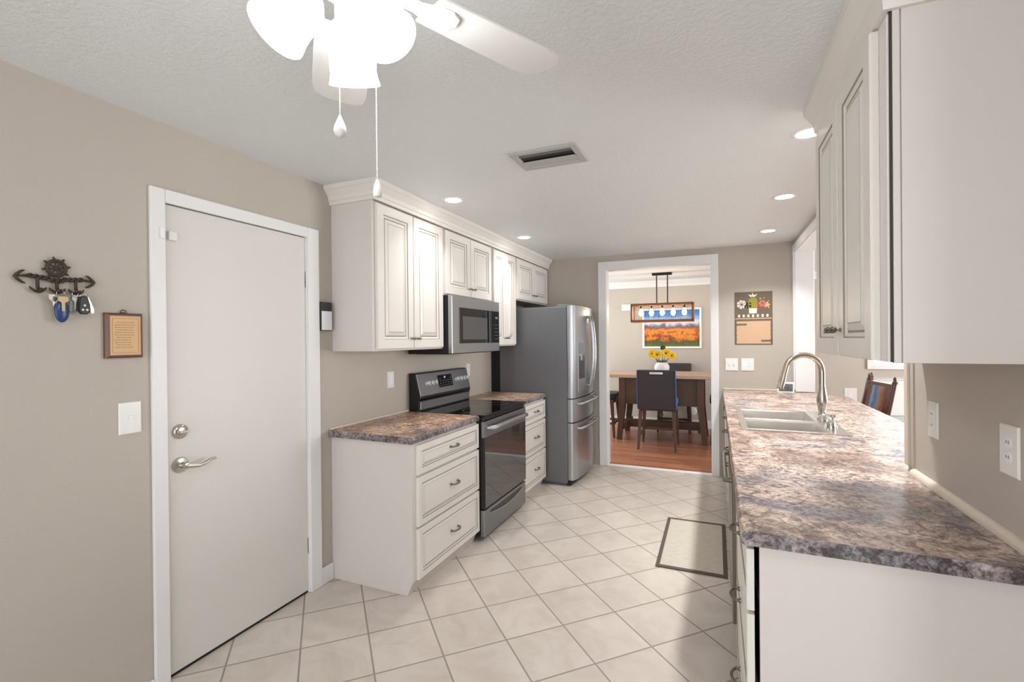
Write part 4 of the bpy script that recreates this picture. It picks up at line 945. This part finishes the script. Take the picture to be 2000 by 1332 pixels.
# ------------------------------------------------------------------ calendar on the far wall
def calendar():
    fn = FWB; u0, u1, z0, z1 = 0.180, 0.522, 1.368, 1.903
    W, H = u1-u0, z1-z0
    t = thing('wall_calendar', fn((u0+u1)/2, z0, 0), 'brown and tan wall calendar with a floral folk-art picture', 'calendar')
    def sheet(a, b_, c, d, d0, d1): return MB().rings([(u0+a*W, u0+b_*W, z0+c*H, z0+d*H, d0), (u0+a*W, u0+b_*W, z0+c*H, z0+d*H, d1)], fn, [0, 0])
    top = sheet(0, 1, 0.49, 1, 0.0005, 0.003).build('picture_sheet', 'cal_brown', t)
    low = sheet(0, 1, 0, 0.485, 0.0005, 0.003).build('month_sheet', 'cal_brown', t)
    sheet(0.05, 0.95, 0.02, 0.445, 0.003, 0.0036).build('date_panel', 'cal_tan', low)
    k = MB()
    for i in range(4):
        for (a, b_) in ((0.0, 0.055), (0.945, 1.0)):
            zz = 0.07+i*0.085
            p = u0+(a if a == 0 else b_)*W; s = 1 if a == 0 else -1
            k.prism([(p, z0+zz*H), (p+s*0.025, z0+(zz+0.028)*H), (p, z0+(zz+0.056)*H)], 0.0036, 0.0042, lambda q, r, d: fn(q, r, d))
    k.build('scallops', 'cal_brown', low)
    b = MB()
    def bar(a, b2, c, d): b.rings([(u0+a*W, u0+b2*W, z0+c*H, z0+d*H, 0.0036), (u0+a*W, u0+b2*W, z0+c*H, z0+d*H, 0.0042)], fn, [0, 0])
    bar(0.02, 0.32, 0.365, 0.40); bar(0.70, 0.99, 0.055, 0.09)
    b.build('title_bars', 'cal_brown', low)
    b = MB(); random.seed(5)
    for r in range(5):
        for c in range(7):
            a = 0.14+c*0.105; zz = 0.10+r*0.06
            if r == 4 and c < 2: continue
            for q in range(2): b.rings([(u0+(a+q*0.022)*W, u0+(a+q*0.022+0.012)*W, z0+zz*H, z0+(zz+0.02)*H, 0.0036), (u0+(a+q*0.022)*W, u0+(a+q*0.022+0.012)*W, z0+zz*H, z0+(zz+0.02)*H, 0.0040)], fn, [0, 0])
    b.build('dates', 'cal_gold', low)
    sheet(0.02, 0.98, 0.485, 0.503, 0.003, 0.0045).build('binding_strip', 'cal_tan', top)
    def P_(m, nm, polys, d=0.0036):
        q = MB()
        for poly in polys: q.prism([(u0+x*W, z0+z*H) for x, z in poly], 0.003, d, lambda p, r, a: fn(p, r, a))
        q.build(nm, m, top)
    def flower(cx, cz, r, n, k=0.55):
        return [[(cx+r*0.36*math.cos(a)+r*0.62*math.cos(c_)*1.0, cz+(r*0.36*math.sin(a)+r*0.62*math.sin(c_))*0.64) for a in [2*PI*i/10 for i in range(10)]] for c_ in [2*PI*j/n for j in range(n)]]
    P_('cal_cream', 'cream_flower', flower(0.19, 0.765, 0.135, 7))
    P_('cal_dark', 'patterned_leaf', [[(0.25, 0.70), (0.29, 0.70), (0.36, 0.80), (0.32, 0.80)], [(0.33, 0.69), (0.37, 0.69), (0.37, 0.79), (0.34, 0.79)], [(0.39, 0.71), (0.45, 0.71), (0.45, 0.75), (0.39, 0.75)], [(0.39, 0.77), (0.45, 0.77), (0.44, 0.80), (0.40, 0.80)]], 0.0042)
    P_('cal_olive', 'olive_vase', [[(0.37, 0.70), (0.61, 0.70), (0.61, 0.84), (0.56, 0.89), (0.42, 0.89), (0.37, 0.84)]])
    P_('cal_cream', 'leaf_spray', [[(0.42, 0.905), (0.36, 0.955), (0.46, 0.935), (0.485, 0.99), (0.51, 0.935), (0.61, 0.955), (0.55, 0.905)], [(0.39, 0.59), (0.59, 0.59), (0.60, 0.69), (0.38, 0.69)]])
    P_('cal_red', 'red_patch', [[(0.61, 0.70), (0.76, 0.70), (0.76, 0.73), (0.66, 0.80), (0.61, 0.80)]])
    P_('cal_pink', 'pink_flower', flower(0.74, 0.775, 0.105, 6), 0.0042)
    P_('cal_gold', 'gold_leaves', [[(0.82, 0.77), (0.92, 0.84), (0.88, 0.78), (0.95, 0.75), (0.90, 0.73), (0.93, 0.67), (0.85, 0.72), (0.80, 0.68)], [(0.68, 0.85), (0.66, 0.89), (0.72, 0.865)], [(0.78, 0.86), (0.80, 0.90), (0.76, 0.87)]])
    gl = []
    for i in range(7):
        c = 0.12+i*0.125
        gl.append([(c-0.03, 0.52), (c+0.03, 0.52), (c+0.022, 0.545), (c+0.034, 0.56), (c+0.01, 0.575), (c-0.03, 0.57)])
    P_('cal_cream', 'lettering_row', gl)
calendar()

# ------------------------------------------------------------------ dining room
def dining_table():
    x0, x1, y0, y1, zt = -1.62, 0.20, 6.72, 7.62, 0.935
    t = thing('dining_table', ((x0+x1)/2, (y0+y1)/2, 0), 'dark wood counter-height dining table with a pale top', 'table')
    MB().box(x0, x1, y0, y1, zt-0.045, zt).build('tabletop', 'table_top', t, bevel=0.006)
    ax0, ax1, ay0, ay1 = -1.26, -0.16, 6.80, 7.54
    b = MB()
    for (p, q, r, s) in ((ax0, ax1, ay0, ay0+0.025), (ax0, ax1, ay1-0.025, ay1), (ax0, ax0+0.025, ay0, ay1), (ax1-0.025, ax1, ay0, ay1)): b.box(p, q, r, s, 0.515, zt-0.046)
    b.build('apron', 'walnut', t, bevel=0.003)
    for sx in (0, 1):
        for sy in (0, 1):
            X = (ax0+0.03, ax1-0.03)[sx]; Y = (ay0+0.03, ay1-0.03)[sy]; dx = (-0.05, 0.05)[sx]
            b = MB(); h = 0.042
            b.add([(X+dx-h*0.8, Y-h*0.8, 0), (X+dx+h*0.8, Y-h*0.8, 0), (X+dx+h*0.8, Y+h*0.8, 0), (X+dx-h*0.8, Y+h*0.8, 0), (X-h, Y-h-0.01, 0.47), (X+h, Y-h-0.01, 0.47), (X+h, Y+h+0.01, 0.47), (X-h, Y+h+0.01, 0.47),
                   (X-h, Y-h-0.01, zt-0.046), (X+h, Y-h-0.01, zt-0.046), (X+h, Y+h+0.01, zt-0.046), (X-h, Y+h+0.01, zt-0.046)],
                  [(3,2,1,0), (0,1,5,4), (1,2,6,5), (2,3,7,6), (3,0,4,7), (4,5,9,8), (5,6,10,9), (6,7,11,10), (7,4,8,11), (8,9,10,11)])
            b.build('leg', 'walnut', t, bevel=0.003)
    MB().box(ax0+0.0, ax1-0.0, 7.10, 7.24, 0.14, 0.24).box(ax0-0.01, ax0+0.07, ay0+0.03, ay1-0.03, 0.15, 0.23).box(ax1-0.07, ax1+0.01, ay0+0.03, ay1-0.03, 0.15, 0.23).build('stretcher', 'walnut', t, bevel=0.004)
    return zt
ZT = dining_table()
def make_chair(loc, rz, label, seat_mat='navy_daylit', back_mat='charcoal_leather'):
    """counter chair built at the origin facing +Y, back towards -Y"""
    t = thing('dining_chair', (0, 0, 0), label, 'chair', 'chairs round the dining table')
    w_ = 0.235
    MB().box(-w_, w_, -0.19, 0.25, 0.55, 0.635).build('seat', seat_mat, t, bevel=0.02, seg=3)
    bk = MB()
    bk.add([(-w_-0.005, -0.215, 0.515), (w_+0.005, -0.215, 0.515), (w_+0.005, -0.155, 0.515), (-w_-0.005, -0.155, 0.515), (-w_, -0.285, 1.035), (w_, -0.285, 1.035), (w_, -0.225, 1.035), (-w_, -0.225, 1.035)], [(3,2,1,0), (4,5,6,7), (0,1,5,4), (1,2,6,5), (2,3,7,6), (3,0,4,7)])
    for i in range(6): pass
    bb = bk.build('backrest', [back_mat], t, bevel=0.012)
    pad = MB().add([(-w_+0.0, -0.154, 0.60), (w_-0.0, -0.154, 0.60), (w_, -0.120, 0.60), (-w_, -0.120, 0.60), (-w_, -0.224, 1.025), (w_, -0.224, 1.025), (w_, -0.194, 1.025), (-w_, -0.194, 1.025)], [(3,2,1,0), (4,5,6,7), (0,1,5,4), (1,2,6,5), (2,3,7,6), (3,0,4,7)]).build('back_cushion', seat_mat, t, bevel=0.012)
    for s in (-1, 1):
        MB().add([(s*w_-0.004+s*0.004, -0.222, 0.53), (s*w_+0.004+s*0.004, -0.222, 0.53), (s*w_+0.004+s*0.004, -0.150, 0.53), (s*w_-0.004+s*0.004, -0.150, 0.53), (s*w_-0.004, -0.290, 1.03), (s*w_+0.004, -0.290, 1.03), (s*w_+0.004, -0.220, 1.03), (s*w_-0.004, -0.220, 1.03)],
                 [(3,2,1,0), (4,5,6,7), (0,1,5,4), (1,2,6,5), (2,3,7,6), (3,0,4,7)]).build('side_strip', 'steel' if False else seat_mat, t)  # on the navy chair these carry the painted daylight reflection
    h = MB()
    for z in (0.985, 1.000): h.box(-0.075, 0.085, -0.294+(1.0-z)*0.1, -0.276, z, z+0.008)
    h.box(-0.075, -0.067, -0.292, -0.276, 0.985, 1.008).box(0.077, 0.085, -0.292, -0.276, 0.985, 1.008)
    h.build('back_handle', 'nickel', bb)
    MB().box(-w_+0.01, w_-0.01, -0.18, 0.23, 0.50, 0.549).build('seat_frame', 'walnut', t, bevel=0.003)
    for sx in (-1, 1):
        for (ya, yb) in ((-0.17, -0.245), (0.20, 0.235)):
            X = sx*0.205; b = MB(); a, c = 0.023, 0.014; dx = sx*0.025
            b.add([(X+dx-c, yb-c, 0), (X+dx+c, yb-c, 0), (X+dx+c, yb+c, 0), (X+dx-c, yb+c, 0), (X-a, ya-a, 0.5), (X+a, ya-a, 0.5), (X+a, ya+a, 0.5), (X-a, ya+a, 0.5)], [(3,2,1,0), (4,5,6,7), (0,1,5,4), (1,2,6,5), (2,3,7,6), (3,0,4,7)])
            b.build('leg', 'walnut', t, bevel=0.002)
    MB().box(-0.21, 0.21, 0.20, 0.235, 0.185, 0.22).box(-0.215, -0.19, -0.20, 0.20, 0.185, 0.215).box(0.19, 0.215, -0.20, 0.20, 0.185, 0.215).build('footrest', 'walnut', t, bevel=0.002)
    t.location = loc; t.rotation_euler = (0, 0, rz)
    return t
ch = make_chair((-0.705, 6.53, 0), 0.0, 'charcoal-backed navy dining chair with painted blue daylight sheen, nearest the doorway, back turned to the kitchen')
make_chair((-0.60, 7.82, 0), PI, 'dark dining chair on the far side of the table, behind the vase', 'charcoal_leather')
ch2 = make_chair((-1.60, 7.12, 0), -PI/2, 'black-seated dining chair at the left end of the table', 'black_leather')
dup(ch2, (0.17, 7.12, 0), 'black-seated dining chair at the right end of the table', 'chairs round the dining table', PI/2)
def vase():
    x, y, z = -0.715, 7.10, ZT
    tag(MB().lathe([(0.0, 0), (0.06, 0), (0.085, 0.02), (0.105, 0.07), (0.105, 0.10), (0.085, 0.14), (0.062, 0.158), (0.055, 0.155), (0.075, 0.135), (0.09, 0.10), (0.0, 0.10)], (x, y, z+0.0005), (0, 0, 1), 32, cap=False).build('vase', 'ceramic', smooth=50), 'round white vase standing on the dining table', 'vase')
    for i, (dx, dy, h, r, lab) in enumerate(((-0.125, 0.0, 0.282, 0.074, 'yellow sunflower in the vase, leftmost bloom'), (-0.055, -0.10, 0.272, 0.066, 'yellow sunflower in the vase, second bloom from the left'), (0.068, -0.10, 0.292, 0.074, 'yellow sunflower in the vase, upper right bloom'), (0.135, 0.01, 0.255, 0.066, 'yellow sunflower in the vase, rightmost low bloom'), (0.015, 0.02, 0.365, 0.042, 'small half-open bloom standing highest in the vase'))):
        c = Vector((x+dx, y+dy, z+h)); ax = Vector((dx*1.2+0.15, -0.85, 0.28)).normalized()
        t = thing('sunflower', (x, y, z+0.10), lab, 'flower', 'sunflowers in the white vase')
        MB().tube([(x+dx*0.12, y+dy*0.12, z+0.105), (x+dx*0.5, y+dy*0.5, z+0.19), c-ax*0.012], 0.004, 6).build('stem', 'leaf', t)
        u = ax.cross(Vector((0, 0, 1))).normalized(); v = ax.cross(u)
        b = MB()
        for ring_, n, rr in ((0, 14, 1.0), (1, 11, 0.78)):
            for k in range(n):
                a = 2*PI*k/n+ring_*0.2; d = u*math.cos(a)+v*math.sin(a); s = -u*math.sin(a)+v*math.cos(a)
                R = r*rr
                b.add([c+d*R*0.25-s*0.006+ax*0.004, c+d*R*0.62-s*R*0.25+ax*(0.008+0.006*ring_), c+d*R+ax*(0.004+0.012*ring_), c+d*R*0.62+s*R*0.25+ax*(0.008+0.006*ring_), c+d*R*0.25+s*0.006+ax*0.004, c+d*R*0.6-ax*0.001], [(0,1,2,5), (5,2,3,4), (0,5,4)])
        b.build('petals', 'petal' if i < 4 else 'leaf', t)
        MB().lathe([(0.0, 0.014), (r*0.16, 0.012), (r*0.26, 0.004), (r*0.22, -0.006), (0.0, -0.008)], c, ax, 14, cap=False).build('flower_head', 'petal_core', t, smooth=60)
    b = MB(); random.seed(11)
    t = thing('leaf_bunch', (x, y, z+0.10), 'green leaves filling the gaps between the sunflowers', 'leaves')
    for k in range(12):
        a = 2*PI*k/12+random.random()*0.4; d = Vector((math.cos(a), math.sin(a)*0.6, 0)); L_ = 0.07+0.05*random.random(); zz = z+0.17+0.05*random.random()
        p0 = Vector((x, y, z+0.11))+d*0.04; p1 = Vector((x, y, zz))+d*L_; s = Vector((-d.y, d.x, 0))
        MB().add([p0, (p0+p1)/2-s*0.022+Vector((0, 0, 0.02)), p1, (p0+p1)/2+s*0.022+Vector((0, 0, 0.02)), (p0+p1)/2+Vector((0, 0, 0.012))], [(0,1,4), (1,2,4), (2,3,4), (3,0,4)]).build('leaf', 'leaf', t)
vase()
def chandelier():
    xc, y = -0.705, 7.12; t = thing('chandelier', (xc, y, ZC), 'rectangular wood and metal chandelier with five glowing bulbs over the dining table', 'chandelier')
    MB().box(xc-0.135, xc+0.135, y-0.05, y+0.05, ZC-0.03, ZC).build('canopy', 'matte_black', t, bevel=0.003)
    z1, z0 = 1.925, 1.690; hx, hy = 0.415, 0.13
    for dx in (-0.075, 0.075): MB().tube([(xc+dx, y, ZC-0.03), (xc+dx, y, z1)], 0.009, 10).build('rod', 'plastic_dark', t, smooth=50)
    f = MB(); k = 0.012
    for z in (z0, z1):
        for s in (-1, 1):
            f.box(xc-hx, xc+hx, y+s*hy-k, y+s*hy+k, z-0.016, z+0.016); f.box(xc+s*hx-k, xc+s*hx+k, y-hy, y+hy, z-0.016, z+0.016)
    for sx in (-1, 1):
        for sy in (-1, 1): f.box(xc+sx*hx-k, xc+sx*hx+k, y+sy*hy-k, y+sy*hy+k, z0, z1)
    f.box(xc-hx, xc+hx, y-0.014, y+0.014, z1-0.008, z1+0.008)
    fr = f.build('frame', 'lamp_wood', t)
    m = MB()
    for s in (-1, 1):
        for i in range(25):
            x = xc-hx+2*hx*i/24; m.tube([(x, y+s*hy, z0), (x, y+s*hy, z1)], 0.0010, 4)
        for i in range(8):
            z = z0+(z1-z0)*i/7; m.tube([(xc-hx, y+s*hy, z), (xc+hx, y+s*hy, z)], 0.0010, 4)
    m.build('wire_mesh', 'mesh_iron', fr)
    for i in range(5):
        x = xc-0.30+0.15*i
        sk = MB().lathe([(0.0, 0), (0.014, 0), (0.014, -0.045), (0.0, -0.045)], (x, y, z1-0.008), (0, 0, 1), 12).build('socket', 'matte_black', t, smooth=40)
        MB().lathe([(0.0, 0), (0.012, 0), (0.018, -0.02), (0.031, -0.055), (0.031, -0.075), (0.018, -0.10), (0.0, -0.106)], (x, y, z1-0.054), (0, 0, 1), 16).build('bulb', 'bulb', sk, smooth=60)
chandelier()
def wall_art():
    u0, u1, z0, z1 = -1.115, -0.205, 1.275, 1.925
    t = thing('framed_picture', ((u0+u1)/2, YD, z0), 'autumn landscape picture in a white frame on the dining room wall', 'picture')
    k = 0.03; fn = lambda u, z, d: (u, YD-d, z)
    b = MB()
    for (p, q, r, s) in ((u0, u0+k, z0, z1), (u1-k, u1, z0, z1), (u0+k, u1-k, z0, z0+k), (u0+k, u1-k, z1-k, z1)): b.box(p, q, YD-0.025, YD-0.0005, r, s)
    b.build('frame', 'plastic_white', t, bevel=0.003)
    MB().box(u0+k, u1-k, YD-0.014, YD-0.004, z0+k, z1-k).build('canvas', 'autumn_landscape', t)
    tag(MB().box(-1.452, -1.268, YD-0.035, YD-0.0005, 1.905, 2.015).build('door_chime', 'plate_ivory', bevel=0.006), 'cream door chime box on the dining room wall', 'door chime')
    x, z = -0.345, 0.262
    t = thing('wall_outlet', (x, YD, z-0.06), 'wall plate with a round white plug-in behind the dining table', 'outlet')
    MB().box(x-0.04, x+0.04, YD-0.006, YD-0.0005, z-0.06, z+0.06).build('plate', 'plate_ivory', t, bevel=0.002)
    MB().lathe([(0.0, 0), (0.058, 0), (0.062, 0.012), (0.05, 0.032), (0.0, 0.036)], (x, YD-0.0065, z+0.01), (0, -1, 0), 24).build('plug_in', 'plastic_white', t, smooth=40)
wall_art()

# ------------------------------------------------------------------ lounge beyond the bar
def lounge():
    switch = switch_plate('wall_outlet', lambda u, z, d: (u, YD-d, z), 1.755, 0.60, 0.15, 0.21, [('rocker', 0)], 'white plate on the lounge wall seen just above the bar edge', 'wall plate')
    def high_back(x, y, rz, label, seat, back_w, ztop):
        sh = ztop-0.52; lean = 0.10
        t = thing('high_back_chair', (0, 0, 0), label, 'chair', 'dark wooden chairs beyond the bar')
        w_ = back_w/2
        ins = lambda z: -0.19-max(0.0, z-sh)*lean/(ztop-sh)
        for s in (-1, 1):
            MB().tube([(s*w_, -0.20, 0.0), (s*w_, -0.19, sh), (s*w_, ins(ztop-0.02), ztop-0.02)], [0.019, 0.021, 0.018], 12).lathe([(0.0, -0.03), (0.016, -0.03), (0.020, -0.012), (0.010, 0.0), (0.013, 0.010), (0.012, 0.022), (0.0, 0.036)], (s*w_, ins(ztop), ztop), (0, 0, 1), 14).build('post', 'mahogany', t, smooth=50)
            MB().tube([(s*w_*0.95, 0.15, 0.0), (s*w_*0.95, 0.14, sh)], [0.016, 0.021], 10).build('leg', 'mahogany', t, smooth=50)
        bz = sh+0.08
        six = [(0,1,3,2), (4,6,7,5), (0,4,5,1), (2,3,7,6), (0,2,6,4), (1,5,7,3)]
        MB().add([(sx*w_, ins(z)+dy, z) for z in (ztop-0.065, ztop-0.03) for dy in (-0.014, 0.014) for sx in (-1, 1)], six).build('top_rail', 'mahogany', t, bevel=0.004)
        MB().add([(sx*w_*0.72, ins(z)+dy, z) for z in (bz, ztop-0.062) for dy in (-0.02, 0.02) for sx in (-1, 1)], six).build('back_pad', seat, t, bevel=0.006)
        for s in (-1, 1):
            MB().add([(s*w_*0.725+q, ins(z)+dy, z) for z in (bz-0.03, ztop-0.05) for dy in (-0.017, 0.017) for q in (0.0, s*w_*0.25)], six).build('stile', 'mahogany', t)
        MB().box(-w_, w_, -0.20, 0.165, sh, sh+0.04).build('seat_frame', 'mahogany', t, bevel=0.004)
        MB().box(-w_+0.015, w_-0.015, -0.165, 0.155, sh+0.04, sh+0.075).build('seat_pad', 'pale_fabric', t, bevel=0.012)
        MB().box(-w_*0.95, w_*0.95, 0.135, 0.16, 0.18, 0.21).box(-w_, w_, -0.205, -0.185, 0.18, 0.21).build('stretcher', 'mahogany', t, bevel=0.003)
        t.location = (x, y, 0); t.rotation_euler = (0, 0, rz); return t
    high_back(1.075, 5.16, math.radians(97.8), 'mahogany high-back chair with patterned blue and brown back, just beyond the bar', 'tapestry', 0.47, 1.06)
    high_back(1.90, 6.30, math.radians(200), 'dark chair with a pale back partly hidden by the bar opening edge', 'pale_fabric', 0.40, 1.0)
lounge()
